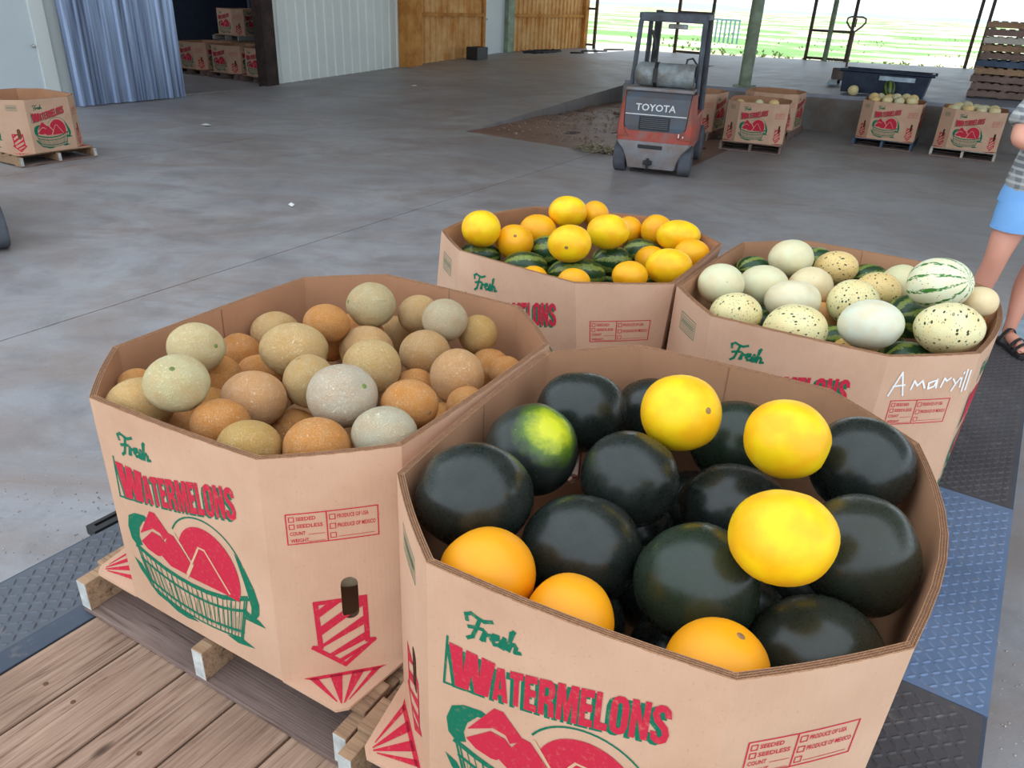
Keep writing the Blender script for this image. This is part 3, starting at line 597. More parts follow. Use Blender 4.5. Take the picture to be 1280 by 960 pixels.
LOGO = [('basket_print', merge(*green), 'green', .0009), ('lettering_shadow', WG, 'green', .0007), ('melon_print', merge(*red), 'red', .0012), ('lettering', WRD, 'red', .0014), ('outline_print', merge(*kl), 'kline', .0018)]
rd = lambda pts, w_=.008, cl=False: ribbon(pts, w_, ASPD, cl)
def label_art():
    x0, x1, y0, y1, xm = .152, .812, .642, .770, .44; o = [rd([(x0, y0), (x1, y0), (x1, y1), (x0, y1)], .0045, True), rd([(xm, y0), (xm, y1)], .0045)]
    yy = [y1 - .030 - .0305 * k for k in range(4)]
    for k, s_ in enumerate(('SEEDED', 'SEEDLESS', 'COUNT', 'WEIGHT')):
        if k < 2: o += [rd([(x0 + .02, yy[k] - .002), (x0 + .055, yy[k] - .002), (x0 + .055, yy[k] + .017), (x0 + .02, yy[k] + .017)], .003, True), text2d(s_, x0 + .07, yy[k], .03 * len(s_) * .78, .016, ASPD)]
        else: o += [text2d(s_, x0 + .02, yy[k], .022 * len(s_), .016, ASPD), rd([(x0 + .15, yy[k]), (xm - .02, yy[k])], .002)]
    yy = [y1 - .034 - .040 * k for k in range(3)]
    for k, s_ in enumerate(('PRODUCE OF USA', 'PRODUCE OF MEXICO', '')):
        o.append(rd([(xm + .02, yy[k] - .002), (xm + .06, yy[k] - .002), (xm + .06, yy[k] + .019), (xm + .02, yy[k] + .019)], .003, True))
        if s_: o.append(text2d(s_, xm + .075, yy[k], .0163 * len(s_), .018, ASPD))
        else: o.append(rd([(xm + .075, yy[k]), (x1 - .03, yy[k])], .002))
    return merge(*o)
def arrow_art():
    o = [rd([(.305, .360), (.68, .360), (.685, .145), (.735, .142), (.5, .036), (.265, .145), (.317, .142)], .020, True)]
    q = lambda *p: fill2d([[list(p)]])
    o += [q((.31, .285), (.31, .325), (.42, .365), (.53, .365)), q((.31, .195), (.31, .24), (.66, .362), (.68, .325)), q((.31, .135), (.325, .155), (.68, .275), (.68, .23)), q((.40, .085), (.37, .10), (.68, .190), (.685, .150)), q((.47, .05), (.44, .065), (.66, .125), (.68, .115))]
    return merge(*o)
def emblem_art():
    o = [rd([(.30, .80), (.70, .80), (.70, .90), (.30, .90)], .004, True)] + [rd([(.33, .812 + .012 * k), (.67, .812 + .012 * k)], .006 if k in (3, 4) else .003) for k in range(7)]
    return merge(*o)
LABEL = [('label_print', label_art(), 'red', .0009), ('arrow_print', arrow_art(), 'red', .0009)]
EMBL = [('emblem_print', emblem_art(), 'green', .0009), ('arrow_print', arrow_art(), 'red', .0009)]
def cut2d(V, F, n=7):
    bm = bmesh.new(); vv = [bm.verts.new((x, y, 0)) for x, y in V]
    for f in F:
        try: bm.faces.new([vv[i] for i in f])
        except ValueError: pass
    for k in range(1, n):
        for no in ((1, 0, 0), (0, 1, 0)): bmesh.ops.bisect_plane(bm, geom=bm.verts[:] + bm.edges[:] + bm.faces[:], dist=1e-6, plane_co=(k / n, k / n, 0), plane_no=no)
    bm.verts.index_update(); r_ = ([(v.co.x, v.co.y) for v in bm.verts], [tuple(v.index for v in f.verts) for f in bm.faces]); bm.free(); return r_
def unslot(V, F):                               # keep the print off the hand slot
    bm = bmesh.new(); vv = [bm.verts.new((x, y, 0)) for x, y in V]
    for f in F:
        try: bm.faces.new([vv[i] for i in f])
        except ValueError: pass
    for co, no in (((.569 - .066, 0, 0), (1, 0, 0)), ((.569 + .066, 0, 0), (1, 0, 0)), ((0, .264, 0), (0, 1, 0)), ((0, .285, 0), (0, 1, 0))): bmesh.ops.bisect_plane(bm, geom=bm.verts[:] + bm.edges[:] + bm.faces[:], dist=1e-6, plane_co=co, plane_no=no)
    for f in bm.faces[:]:
        c = f.calc_center_median()
        if abs(c.x - .569) < .0655 and .266 < c.y < .466 and not (c.y < .285 and abs(c.x - .569) > .045): bm.faces.remove(f)
    for v in [v for v in bm.verts if not v.link_faces]: bm.verts.remove(v)
    bm.verts.index_update(); r_ = ([(v.co.x, v.co.y) for v in bm.verts], [tuple(v.index for v in f.verts) for f in bm.faces]); bm.free(); return r_
LOGO = [(a, cut2d(*b), c, d) for a, b, c, d in LOGO]; LABEL = [(a, unslot(*b) if a == 'arrow_print' else b, c, d) for a, b, c, d in LABEL]; EMBL = [(a, unslot(*b) if a == 'arrow_print' else b, c, d) for a, b, c, d in EMBL]; LABEL = [(a, cut2d(*b), c, d) for a, b, c, d in LABEL]; EMBL = [(a, cut2d(*b), c, d) for a, b, c, d in EMBL]
def capsule(cx, cy, w_, h, asp, n=8):
    rx = w_ / 2; ry = w_ / 2 * asp
    return arc(cx, cy + h / 2 - ry, rx, ry, 0, 180, n) + arc(cx, cy - h / 2 + ry, rx, ry, 180, 360, n)
PANEL_PLAIN = cut2d(*fill2d([[[(0, 0), (1, 0), (1, 1), (0, 1)]]])); PANEL_SLOT = cut2d(*fill2d([[[(0, 0), (1, 0), (1, 1), (0, 1)], capsule(.569, .365, .131, .20, ASPD)]]))
TH = .015
def panel_mesh(V, F, fm):
    n = len(V); vv = [fm(s, t, 0) for s, t in V] + [fm(s, t, -TH) for s, t in V]; ff = []; mi = []; cnt = {}
    for f in F:
        a = sum(V[f[i]][0] * V[f[(i + 1) % len(f)]][1] - V[f[(i + 1) % len(f)]][0] * V[f[i]][1] for i in range(len(f)))
        f = f if a > 0 else f[::-1]; ff.append(f); mi.append(0); ff.append(tuple(n + i for i in f[::-1])); mi.append(1)
        for i in range(len(f)): e = (f[i], f[(i + 1) % len(f)]); cnt[e] = cnt.get(e, 0) + 1
    for (a, b) in cnt:
        if (b, a) not in cnt:
            ff.append((b, a, n + a, n + b)); mi.append(2 if (V[a][1] > .999 and V[b][1] > .999) or (0.01 < V[a][0] < .99 and .01 < V[a][1] < .99) else 0)
    me = bpy.data.meshes.new('panel'); me.from_pydata(vv, [], ff)
    for m_ in ('kraft', 'kraft_shaded', 'cut'): me.materials.append(M[m_])
    me.polygons.foreach_set('material_index', mi); return me
def build_bin(name, ctr, yaw, rim, bot, zr, zb, bulge, fluted=True, extra=None):
    e = empty(name, (ctr[0], ctr[1], zb), yaw); inv = (TR(ctr[0], ctr[1], zb) @ RZ(yaw)).inverted()
    Tp = [inv @ Vector((x, y, zr)) for x, y in rim]; Bt = [inv @ Vector((x, y, zb + .002)) for x, y in bot]
    for k in range(8):
        a, b = k, (k - 1) % 8; TL, TR_, BL_, BR = Tp[a], Tp[b], Bt[a], Bt[b]; am = bulge.get(k, .006)
        nrm = ((TR_ - TL).normalized().cross((TL - BL_).normalized())).normalized()
        def fm(s, t, off, TL=TL, TR_=TR_, BL_=BL_, BR=BR, am=am, nrm=nrm):
            return (BL_ * (1 - s) + BR * s) * (1 - t) + (TL * (1 - s) + TR_ * s) * t + nrm * (am * sin(pi * s) * (.25 + .75 * t) + off)
        main = k % 2 == 0; kind = LOGO if main else (LABEL if k in (7, 3) else EMBL)
        po = link('panel', panel_mesh(*(PANEL_PLAIN if main else PANEL_SLOT), fm), None, e)
        arts = list(kind)
        if extra and k in extra: arts += extra[k]
        for nm, (V, F), mk, off in arts:
            me = bpy.data.meshes.new(nm); me.from_pydata([fm(s, t, off) for s, t in V], [], F); link(nm, me, M[mk], po)
        if fluted:
            L = (TL - TR_).length; ns = int(L / .004); mb = MB(); up = Vector((0, 0, .0012))
            for o0, o1 in ((0, -.0012), (-.0047, -.0056), (-.0094, -.0103), (-.0138, -.015)):
                q = 8; P0 = [fm(i / q, 1, o0) + up for i in range(q + 1)]; P1 = [fm(i / q, 1, o1) + up for i in range(q + 1)]; D = [p - 2 * up for p in P0]; D1 = [p - 2 * up for p in P1]
                mb.add(P0 + P1 + D + D1, [(i, i + 1, q + 2 + i, q + 1 + i) for i in range(q)] + [(2 * q + 2 + i, 2 * q + 3 + i, i + 1, i) for i in range(q)] + [(q + 1 + i, q + 2 + i, 3 * q + 4 + i, 3 * q + 3 + i) for i in range(q)])
            for ob_ in (-.0012, -.0056, -.0103):
                pr = None
                for i in range(ns + 1):
                    off = ob_ - (.0002 if i % 2 else .0033); p = fm(i / ns, 1, off) + up * .6; p2 = fm(i / ns, 1, off - .0007) + up * .6
                    if pr: mb.add([pr[0], p, p2, pr[1]], [(0, 1, 2, 3)])
                    pr = (p, p2)
            tag(mb.build('flute_edge', M['flute'], po), kind='stuff')
            if main:                                  # fold crease down the middle, inside
                V, F = ribbon([(.5, .02), (.5, .995)], .006, ASPM); V, F = cut2d(V, F); me = bpy.data.meshes.new('fold_crease'); me.from_pydata([fm(s, t, -TH - .0008) for s, t in V], [], [f[::-1] for f in F]); link('fold_crease', me, M['fold'], po)
    # bottom pad whose corners stick out over the pallet, with printed stripes
    for k in (1, 3, 5, 7):
        a, b = Bt[k], Bt[(k - 1) % 8]; mid = (a + b) / 2; out = Vector((mid.x, mid.y, 0)).normalized(); d = (b - a)
        apex = Vector(((.47 if mid.x > 0 else -.47), (.575 if mid.y > 0 else -.575), 0)); z = .004
        tri = [a, b, apex + (b - apex) * .10, apex + (a - apex) * .10]; q0 = Vector((0, 0, z)); mb = MB()
        mb.add([p + q0 for p in tri] + [p - q0 * .9 for p in tri], [(0, 1, 2, 3), (7, 6, 5, 4), (1, 2, 6, 5), (2, 3, 7, 6), (3, 0, 4, 7)]); fl = mb.build('corner_flap', M['kraft'], e)
        ap = (tri[2] + tri[3]) / 2; mb = MB(); zz = Vector((0, 0, z + .0008))
        def q(s, t): return (a + (b - a) * s) * (1 - t) + ap * t + zz
        for (s0_, s1_) in ((.18, .25), (.36, .47), (.56, .67), (.75, .82)): mb.add([q(s0_, .10), q(s1_, .10), q(.5 + (s1_ - .5) * .8, .86 if abs(s0_ - .5) < .2 else .8), q(.5 + (s0_ - .5) * .8, .86 if abs(s0_ - .5) < .2 else .8)], [(0, 1, 2, 3)])
        mb.add([q(.14, .07), q(.86, .07), q(.80, .16), q(.20, .16)], [(0, 1, 2, 3)]); mb.build('flap_print', M['red'], fl)
    mb = MB(); mb.add([p * .985 + Vector((0, 0, .006)) for p in Bt] + [p * .985 + Vector((0, 0, .0005)) for p in Bt], [tuple(range(8))[::-1], tuple(range(8, 16))] + [(i, (i + 1) % 8, 8 + (i + 1) % 8, 8 + i) for i in range(8)]); mb.build('bottom_pad', M['kraft_shaded'], e)
    return e
def regular(cx, cy, a, L=1.0, W=1.153, c=.22, k=1.0):
    p = [(-L / 2 + c, -W / 2), (-L / 2, -W / 2 + c), (-L / 2, W / 2 - c), (-L / 2 + c, W / 2), (L / 2 - c, W / 2), (L / 2, W / 2 - c), (L / 2, -W / 2 + c), (L / 2 - c, -W / 2)]
    return [(cx + k * (x * cos(a) - y * sin(a)), cy + k * (x * sin(a) + y * cos(a))) for x, y in p]
# ================================================================== the big bins
RIM = {'A': [(-1.022, 1.603), (-1.106, 1.891), (-0.752, 2.528), (-0.468, 2.605), (0.014, 2.351), (0.105, 2.056), (-0.241, 1.450), (-0.541, 1.367)],
 'B': [(-0.138, 1.064), (-0.234, 1.341), (0.090, 1.992), (0.376, 2.082), (0.860, 1.847), (0.978, 1.572), (0.670, 0.914), (0.362, 0.830)],
 'C': [(-0.236, 2.934), (-0.335, 3.208), (-0.122, 3.550), (0.079, 3.712), (0.705, 3.602), (0.876, 3.208), (0.575, 2.651), (0.210, 2.608)],
 'D': [(0.645, 2.347), (0.581, 2.635), (0.972, 3.248), (1.283, 3.325), (1.680, 3.090), (1.803, 2.750), (1.425, 2.140), (1.120, 2.082)]}
POS = {'A': (-.5059, 1.9836, -.4997), 'B': (.3699, 1.4589, -.4546), 'D': (1.1917, 2.6908, -.5746), 'C': (.2175, 3.2351, -.367)}
ZR, ZB = 1.27, DZ + .144
amx = lambda q: [(.10 + .86 * x, .80 + .12 * y) for x, y in q]
AM = [amx(q) for q in ([(.0, .0), (.10, 1.0), (.18, .0)], [(.03, .4), (.17, .45)], [(.26, .25), (.28, .62), (.33, .4), (.38, .62), (.43, .3)], [(.55, .6), (.47, .5), (.48, .25), (.55, .35), (.57, .65), (.58, .28)], [(.64, .3), (.66, .68), (.70, .55), (.74, .68)], [(.78, .62), (.83, .4), (.87, .65)], [(.83, .4), (.80, .1)], [(.89, .65), (.90, .25)], [(.90, .85), (.905, .9)], [(.94, 1.0), (.945, .05)], [(.985, .95), (.99, .1)])]
AM.append(arc(.22, .555, .035, .022, 0, 360, 10))
chalk = cut2d(*merge(*[ribbon(q, .009, ASPD) for q in AM]))
BIN = {}
for k, lab, bul, ex in (('A', 'octagonal cardboard bin heaped with tan cantaloupes, basket logo on its side', {}, None),
        ('B', 'octagonal cardboard bin of black watermelons topped by smooth yellow melons', {6: .056, 0: .012, 2: .01}, None),
        ('C', 'octagonal cardboard bin of yellow melons over striped green watermelons', {2: .02}, None),
        ('D', 'octagonal cardboard bin of pale speckled melons with white handwriting on its side', {6: .04}, {7: [('marker_writing', chalk, 'chalk', .0022)]})):
    x, y, a = POS[k]
    BIN[k] = tag(build_bin('produce_bin', (x, y), a, RIM[k], regular(x, y, a), ZR, ZB, bul, True, ex), lab, 'produce bin')
for k, lab in (('A', 'wooden pallet with a white-painted end under the cantaloupe bin'), ('B', 'wooden pallet under the bin of black watermelons'), ('C', 'wooden pallet under the bin of yellow melons'), ('D', 'wooden pallet under the bin of pale melons')):
    x, y, a = POS[k]; a = {'A': -.4997, 'B': -.4997, 'C': -.47, 'D': -.53}[k]; place_pallet('n', x + (.008 if k == 'B' else 0), y, DZ + .0035, a, lab)

# ================================================================== fruit
def sphere_pts(nu, nv):
    V = [(0, 0, 1)]; F = []
    for j in range(1, nv):
        th = pi * j / nv
        for i in range(nu): ph = 2 * pi * i / nu; V.append((sin(th) * cos(ph), sin(th) * sin(ph), cos(th)))
    V.append((0, 0, -1)); L = len(V) - 1
    for i in range(nu): F.append((0, 1 + i, 1 + (i + 1) % nu)); F.append((L, L - nu + (i + 1) % nu, L - nu + i))
    for j in range(nv - 2):
        for i in range(nu): a = 1 + j * nu + i; b = 1 + j * nu + (i + 1) % nu; F.append((a, a + nu, b + nu, b))
    return [Vector(v) for v in V], F
SPH = {True: sphere_pts(40, 24), False: sphere_pts(20, 12)}
E1, E2, E3 = Vector((1, 0, 0)), cf, Vector((0, .4536, .8912))
FN = {'c': ('cantaloupe', 'cant', 'cantaloupe'), 'o': ('cantaloupe', 'cant', 'cantaloupe'), 'k': ('watermelon', 'black', 'watermelon'), 'y': ('canary_melon', 'canary', 'melon'), 'w': ('watermelon', 'striped', 'watermelon'), 'h': ('honeydew_melon', 'honey', 'melon'), 's': ('speckled_melon', 'speck', 'melon'), 'g': ('rayed_melon', 'rays', 'melon'), 't': ('honeydew_melon', 'honey', 'melon'), 'r': ('honeydew_melon', 'honey', 'melon')}
def fruit(kind, pos, rx, ry, seed, label, group, pole=None, mat=None, col=(1, 1, 1), fine=True, scar=None, lump=.03, rd_=None):
    nm, mk, cat = FN[kind]; V, F = SPH[fine]; rn = random.Random(seed)
    if pole is None: pole = (rn.uniform(-1, 1), rn.uniform(-1, 1), rn.uniform(-.6, .6))
    q = Vector(pole).normalized().to_track_quat('Z', 'Y').to_matrix() @ Matrix.Rotation(rn.uniform(0, 6.28), 3, 'Z'); so = Vector((seed * 3.1, seed * 1.7, 0)); rm_ = rd_ or (rx + ry) / 2
    def put(p, k=1.0):
        s = 1 + lump * noise.noise(p * 1.3 + so) - (.035 * max(0, p.z - .93) / .07 if p.z > .93 else 0)
        p = (q @ p) * s * k; return E1 * (p.x * rx) + E2 * (p.y * rm_) + E3 * (p.z * ry)
    me = bpy.data.meshes.new(nm); me.from_pydata([put(p) for p in V], [], F); smooth(me)
    at = me.attributes.new('rest', 'FLOAT_VECTOR', 'POINT'); off = Vector((seed * 7.3 % 19, seed * 3.9 % 23, 0)) if mk in ('cant', 'canary', 'black', 'honey', 'speck') and mat != 'blackspot' else Vector((0, 0, 0))
    at.data.foreach_set('vector', [c for p in V for c in (p + off)])
    o = link(nm, me, M[mat or mk]); o.location = pos; o.color = (*col, 1); tag(o, label, cat, group)
    if scar:
        n = 12; vv = [put(Vector((0, 0, 1)), 1.012)]; 
        for ring, kk in ((.05, 1.012), (.085, 1.004), (.1, .99)):
            for i in range(n): a = 2 * pi * i / n; vv.append(put(Vector((ring * cos(a), ring * sin(a), math.sqrt(1 - ring * ring))), kk))
        ff = [(0, 1 + i, 1 + (i + 1) % n) for i in range(n)] + [(1 + n * r + i, 1 + n * r + n + i, 1 + n * r + n + (i + 1) % n, 1 + n * r + (i + 1) % n) for r in (0, 1) for i in range(n)]
        mc = bpy.data.meshes.new('stem_scar'); mc.from_pydata(vv, [], ff); smooth(mc); link('stem_scar', mc, M[scar], o)
    return o
FR_A=[('c',-0.875,1.899,1.271,0.078,0.071),('c',-0.815,1.632,1.301,0.078,0.072),('c',-0.935,1.665,1.216,0.083,0.069),('o',-1.017,1.816,1.194,0.052,0.048),('o',-0.863,2.163,1.135,0.068,0.066),('o',-0.857,1.968,1.156,0.075,0.070),('o',-0.788,2.066,1.117,0.069,0.064),('c',-0.671,1.737,1.206,0.086,0.077),('o',-0.836,1.833,1.125,0.062,0.058),('o',-0.699,1.600,1.216,0.074,0.065),('o',-0.877,1.726,1.121,0.059,0.055),('c',-0.615,1.497,1.215,0.076,0.067),('c',-0.783,2.283,1.160,0.082,0.074),('c',-0.628,1.972,1.249,0.099,0.080),('c',-0.557,1.835,1.223,0.070,0.074),('c',-0.423,1.673,1.270,0.090,0.082),('o',-0.453,1.512,1.215,0.081,0.075),('o',-0.589,1.775,1.095,0.070,0.068),('c',-0.298,1.555,1.235,0.080,0.071),('o',-0.258,1.691,1.240,0.075,0.065),('o',-0.266,1.768,1.143,0.065,0.060),('c',-0.400,1.940,1.223,0.084,0.082),('c',-0.471,2.197,1.155,0.087,0.082),('o',-0.596,2.281,1.150,0.074,0.074),('o',-0.584,2.179,1.247,0.072,0.062),('c',-0.469,2.305,1.268,0.081,0.075),('c',-0.423,2.443,1.107,0.073,0.067),('c',-0.325,2.374,1.215,0.070,0.067),('c',-0.220,2.207,1.263,0.073,0.068),('c',-0.119,2.267,1.198,0.065,0.065),('o',-0.266,2.089,1.204,0.080,0.073),('c',-0.158,1.937,1.204,0.080,0.082),('o',-0.073,2.169,1.122,0.069,0.069),('o',-0.021,2.070,1.161,0.053,0.053),('o',-0.281,1.975,1.150,0.063,0.059),('o',-0.119,1.808,1.183,0.059,0.057),('o',-0.197,1.851,1.109,0.058,0.054),('o',-0.566,2.444,1.117,0.062,0.059),('o',-0.500,2.354,1.141,0.059,0.054)]
FR_B=[('k',-0.075,1.351,1.214,0.131,0.116),('k',0.054,1.573,1.201,0.118,0.115),('k',0.189,1.779,1.201,0.122,0.109),('k',0.283,1.476,1.194,0.117,0.115),('k',0.163,1.273,1.157,0.133,0.124),('k',0.409,1.931,1.119,0.107,0.107),('k',0.623,1.807,1.111,0.128,0.119),('k',0.545,1.507,1.107,0.135,0.108),('k',0.826,1.522,1.233,0.118,0.118),('k',0.733,1.226,1.200,0.117,0.126),('k',0.366,1.137,1.170,0.130,0.124),('k',0.604,1.048,1.109,0.127,0.108),('y',0.406,1.601,1.303,0.098,0.094),('y',0.613,1.457,1.333,0.094,0.090),('y',0.493,1.093,1.341,0.096,0.087),('y',-0.030,1.133,1.190,0.095,0.089),('y',0.126,1.047,1.172,0.082,0.081),('y',0.361,0.939,1.172,0.093,0.087)]
FR_C=[('y',-0.164,3.227,1.280,0.086,0.080),('y',-0.019,3.274,1.213,0.085,0.078),('y',0.095,3.462,1.220,0.089,0.078),('y',0.230,3.524,1.290,0.093,0.075),('y',0.341,3.605,1.282,0.065,0.061),('y',0.210,3.062,1.280,0.092,0.079),('y',0.388,3.275,1.280,0.095,0.077),('y',0.526,3.560,1.218,0.068,0.065),('y',0.625,3.491,1.235,0.074,0.071),('y',0.727,3.314,1.260,0.099,0.071),('y',0.764,3.184,1.229,0.079,0.065),('y',0.619,2.942,1.240,0.096,0.074),('y',0.588,3.274,1.167,0.071,0.060),('y',0.443,2.872,1.218,0.072,0.060),('y',0.217,2.783,1.215,0.065,0.052),('y',0.069,3.025,1.140,0.060,0.050),('w',-0.171,3.294,1.141,0.097,0.061),('w',0.034,3.153,1.145,0.100,0.066),('w',0.126,3.329,1.167,0.079,0.072),('w',0.251,3.120,1.131,0.127,0.072),('w',0.424,3.317,1.137,0.094,0.069),('w',0.567,3.405,1.158,0.088,0.066),('w',0.493,2.969,1.136,0.089,0.052)]
FR_D=[('h',0.766,2.743,1.247,0.088,0.079),('h',0.964,2.848,1.214,0.097,0.082),('h',1.119,3.043,1.270,0.092,0.076),('h',1.155,2.865,1.211,0.088,0.079),('s',1.336,3.069,1.228,0.090,0.070),('r',1.403,3.189,1.115,0.070,0.063),('s',0.779,2.525,1.215,0.093,0.074),('h',1.029,2.683,1.216,0.104,0.077),('s',0.950,2.400,1.215,0.108,0.087),('s',1.422,2.860,1.209,0.088,0.075),('s',1.239,2.657,1.230,0.094,0.085),('h',1.166,2.337,1.270,0.105,0.084),('h',1.542,2.974,1.205,0.085,0.085),('g',1.475,2.542,1.351,0.108,0.092),('t',1.618,2.546,1.286,0.062,0.056),('s',1.407,2.284,1.282,0.108,0.085),('r',1.669,2.572,1.205,0.058,0.063),('s',1.191,2.434,1.129,0.081,0.059),('r',1.184,2.754,1.128,0.068,0.062),('w',0.986,3.111,1.193,0.081,0.061),('w',1.306,3.229,1.213,0.084,0.063),('w',1.492,3.123,1.186,0.088,0.065),('w',1.504,2.720,1.165,0.109,0.085),('w',1.303,2.339,1.160,0.091,0.059),('w',1.153,2.557,1.119,0.081,0.052)]

tan, pale, orn, olive, pink = srgb(234, 190, 122), srgb(236, 220, 166), srgb(236, 146, 44), srgb(220, 172, 78), srgb(240, 176, 112)  # orn: partly orange rind, partly warm cardboard bounce put into the colour
# keep every melon clear of the cardboard it lies against
BULGE = {'A': {}, 'B': {6: .056, 0: .012, 2: .01}, 'C': {2: .02}, 'D': {6: .04}}
def settle(k, rows):
    x0, y0, a = POS[k]; bot = regular(x0, y0, a); P = [Vector(r[1:4]) for r in rows]; O = [p.copy() for p in P]; n_ = len(rows); S = [.985] * n_
    def rad(i, d):
        rx, ry = rows[i][4] * S[i] * 1.012, rows[i][5] * S[i] * 1.012; return 1 / math.sqrt((d.dot(E1) / rx) ** 2 + (d.dot(E2) / ((rx + ry) / 2)) ** 2 + (d.dot(E3) / ry) ** 2)
    def walls(i):
        rx, ry = rows[i][4] * S[i], rows[i][5] * S[i]; r = max(rx, (rx + ry) / 2) * 1.02; p = P[i]
        for f in range(8):
            for dz in (-.5, 0, .5):                           # the wall leans: test three heights of the melon
                zz = min(p.z + dz * ry, ZR); t = (zz - ZB) / (ZR - ZB); A, B = [Vector(bot[q]) * (1 - t) + Vector(RIM[k][q]) * t for q in (f, (f - 1) % 8)]
                e = B - A; L = e.length; n = Vector((e.y, -e.x)) / L; v2 = p.xy - A; q = v2.dot(e) / L / L
                rr = r * math.sqrt(max(0, 1 - ((zz - p.z) / ry) ** 2)) if abs(zz - p.z) < ry else 0
                gap = BULGE[k].get(f, .006) * sin(pi * max(0, min(1, q))) * (.25 + .75 * t) - v2.dot(n) - rr - TH - .003
                if gap < 0: p.x += n.x * gap; p.y += n.y * gap
    for it in range(260):
        for i in range(n_):
            for j in range(i + 1, n_):
                d = P[j] - P[i]; D = d.length
                if D > .3: continue
                d = d / D; ov = rad(i, d) + rad(j, -d) - D
                if ov > 0:
                    P[i] -= d * ov * .3; P[j] += d * ov * .3
                    if it > 60 and ov > .002: S[i] = max(.90, S[i] - .0008); S[j] = max(.90, S[j] - .0008)
        for i in range(n_):
            P[i] += (O[i] - P[i]) * (.03 if it < 200 else 0); walls(i)
    return [(r[0], p.x, p.y, p.z, r[4] * s_, r[5] * s_) for r, p, s_ in zip(rows, P, S)]
FR0 = {'A': FR_A, 'B': FR_B, 'C': FR_C, 'D': FR_D}
FR_A, FR_B, FR_C, FR_D = settle('A', FR_A), settle('B', FR_B), settle('C', FR_C), settle('D', FR_D)
# bin A
LA = {0: ('pale netted cantaloupe with a stem scar on its side, beside the green-scarred one', pale, (.85, -.4, .1), 'scar'), 1: ('pale cantaloupe with a round green stem scar facing up', pale, (.15, -.75, .45), 'scar'), 2: ('greyish netted cantaloupe in the bin corner above the script lettering', tan, None, None),
 7: ('peach-coloured netted cantaloupe between the green-scarred and the large pale one', pink, None, None), 11: ('olive-tan cantaloupe pressed against the printed front wall of the bin', olive, None, None), 13: ('large buff cantaloupe lying across the middle of the heap', tan, (.9, .1, -.1), 'scarb'), 14: ('tan cantaloupe with a dark stem scar on top, beside the large pale green one', tan, (-.35, -.45, .8), 'scarb'),
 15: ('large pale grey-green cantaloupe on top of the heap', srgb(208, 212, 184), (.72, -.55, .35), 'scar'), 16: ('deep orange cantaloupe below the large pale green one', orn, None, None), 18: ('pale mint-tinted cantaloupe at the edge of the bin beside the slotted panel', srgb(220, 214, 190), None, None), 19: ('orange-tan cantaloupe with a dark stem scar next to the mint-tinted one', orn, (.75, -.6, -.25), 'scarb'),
 21: ('tan cantaloupe with olive streaks in the middle of the heap', tan, None, None), 25: ('round buff cantaloupe perched highest at the back of its heap', srgb(216, 196, 146), (-.85, -.5, .05), 'scar'), 28: ('pale cream cantaloupe resting on others near the back wall of its bin', srgb(216, 202, 160), None, None), 29: ('olive cantaloupe against the back wall of its bin', olive, None, None), 31: ('large pinkish-tan cantaloupe near the bin wall shared with the black watermelons', pink, None, None), 12: ('peach cantaloupe behind the large buff one', tan, None, None), 30: ('orange-buff cantaloupe in front of the pale cream one', srgb(214, 168, 106), None, None)}
LO = {3: 'small orange cantaloupe wedged in the far left corner behind the greyish one', 4: 'ochre cantaloupe against the bin wall behind the pale one with a side scar', 5: 'ochre cantaloupe between the green-scarred and the large buff one', 6: 'orange cantaloupe just below the large buff one', 8: 'orange cantaloupe in the gap right under the green-scarred one', 9: 'orange-brown cantaloupe in front of the peach-coloured one', 10: 'deep orange cantaloupe low between the greyish and the orange-brown one', 17: 'shaded orange cantaloupe behind the deep orange one', 20: 'orange cantaloupe peeking out behind the mint-tinted one', 23: 'ochre cantaloupe behind the streaked tan one',
 24: 'smooth orange cantaloupe next to the highest buff one', 32: 'orange cantaloupe behind the large pinkish-tan one', 33: 'small orange cantaloupe against the wall nearest the yellow-melon bin', 34: 'olive-orange cantaloupe between the streaked and the pinkish-tan ones', 35: 'light orange cantaloupe touching the wall in front of the pinkish-tan one', 36: 'orange cantaloupe low beside the light orange one at the wall', 37: 'ochre cantaloupe in the gap under the highest buff one', 38: 'small ochre cantaloupe between the highest buff and the streaked one',
 22: 'orange-tan cantaloupe behind the streaked tan one in the middle', 26: 'yellowish cantaloupe low between the highest buff and the cream one', 27: 'pale tan cantaloupe against the back wall behind the cream one'}
for i, (kd, x, y, z, rx, ry) in enumerate(FR_A):
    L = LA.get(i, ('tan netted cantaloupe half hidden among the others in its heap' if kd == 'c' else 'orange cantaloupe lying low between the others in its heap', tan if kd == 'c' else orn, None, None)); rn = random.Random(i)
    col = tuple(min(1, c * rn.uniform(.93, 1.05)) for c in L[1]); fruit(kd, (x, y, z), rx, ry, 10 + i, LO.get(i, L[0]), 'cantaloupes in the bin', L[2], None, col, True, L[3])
# bin B
bk, bg_, bb_ = (.010, .015, .012), (.012, .026, .012), (.018, .022, .012)
LB = ['large blue-black watermelon in the corner beside the cantaloupe bin', 'dark watermelon with a bright yellow-green ground spot', 'black watermelon against the back fold of its bin behind the spotted one', 'scratched black watermelon in the middle of the heap', 'large black watermelon touching two orange melons', 'black watermelon mostly hidden behind the rearmost yellow melon', 'dark green watermelon with pale scuffs between two yellow melons', 'black watermelon under the yellow melons in the middle', 'black watermelon in the far corner nearest the pale-melon bin', 'big black watermelon with tan scratches against the bulging wall', 'large glossy dark green watermelon at the front of the heap', 'olive-black watermelon low in the front corner above the checkbox label',
 'yellow melon perched at the back of the black watermelons', 'bright yellow melon with a tan blemish on its side', 'large yellow melon resting on the black watermelons', 'orange melon in the corner above the word Fresh', 'small orange melon pressed against the printed wall', 'orange melon at the front corner of the bin']
CB = {10: bg_, 6: bg_, 11: bb_, 9: bb_}
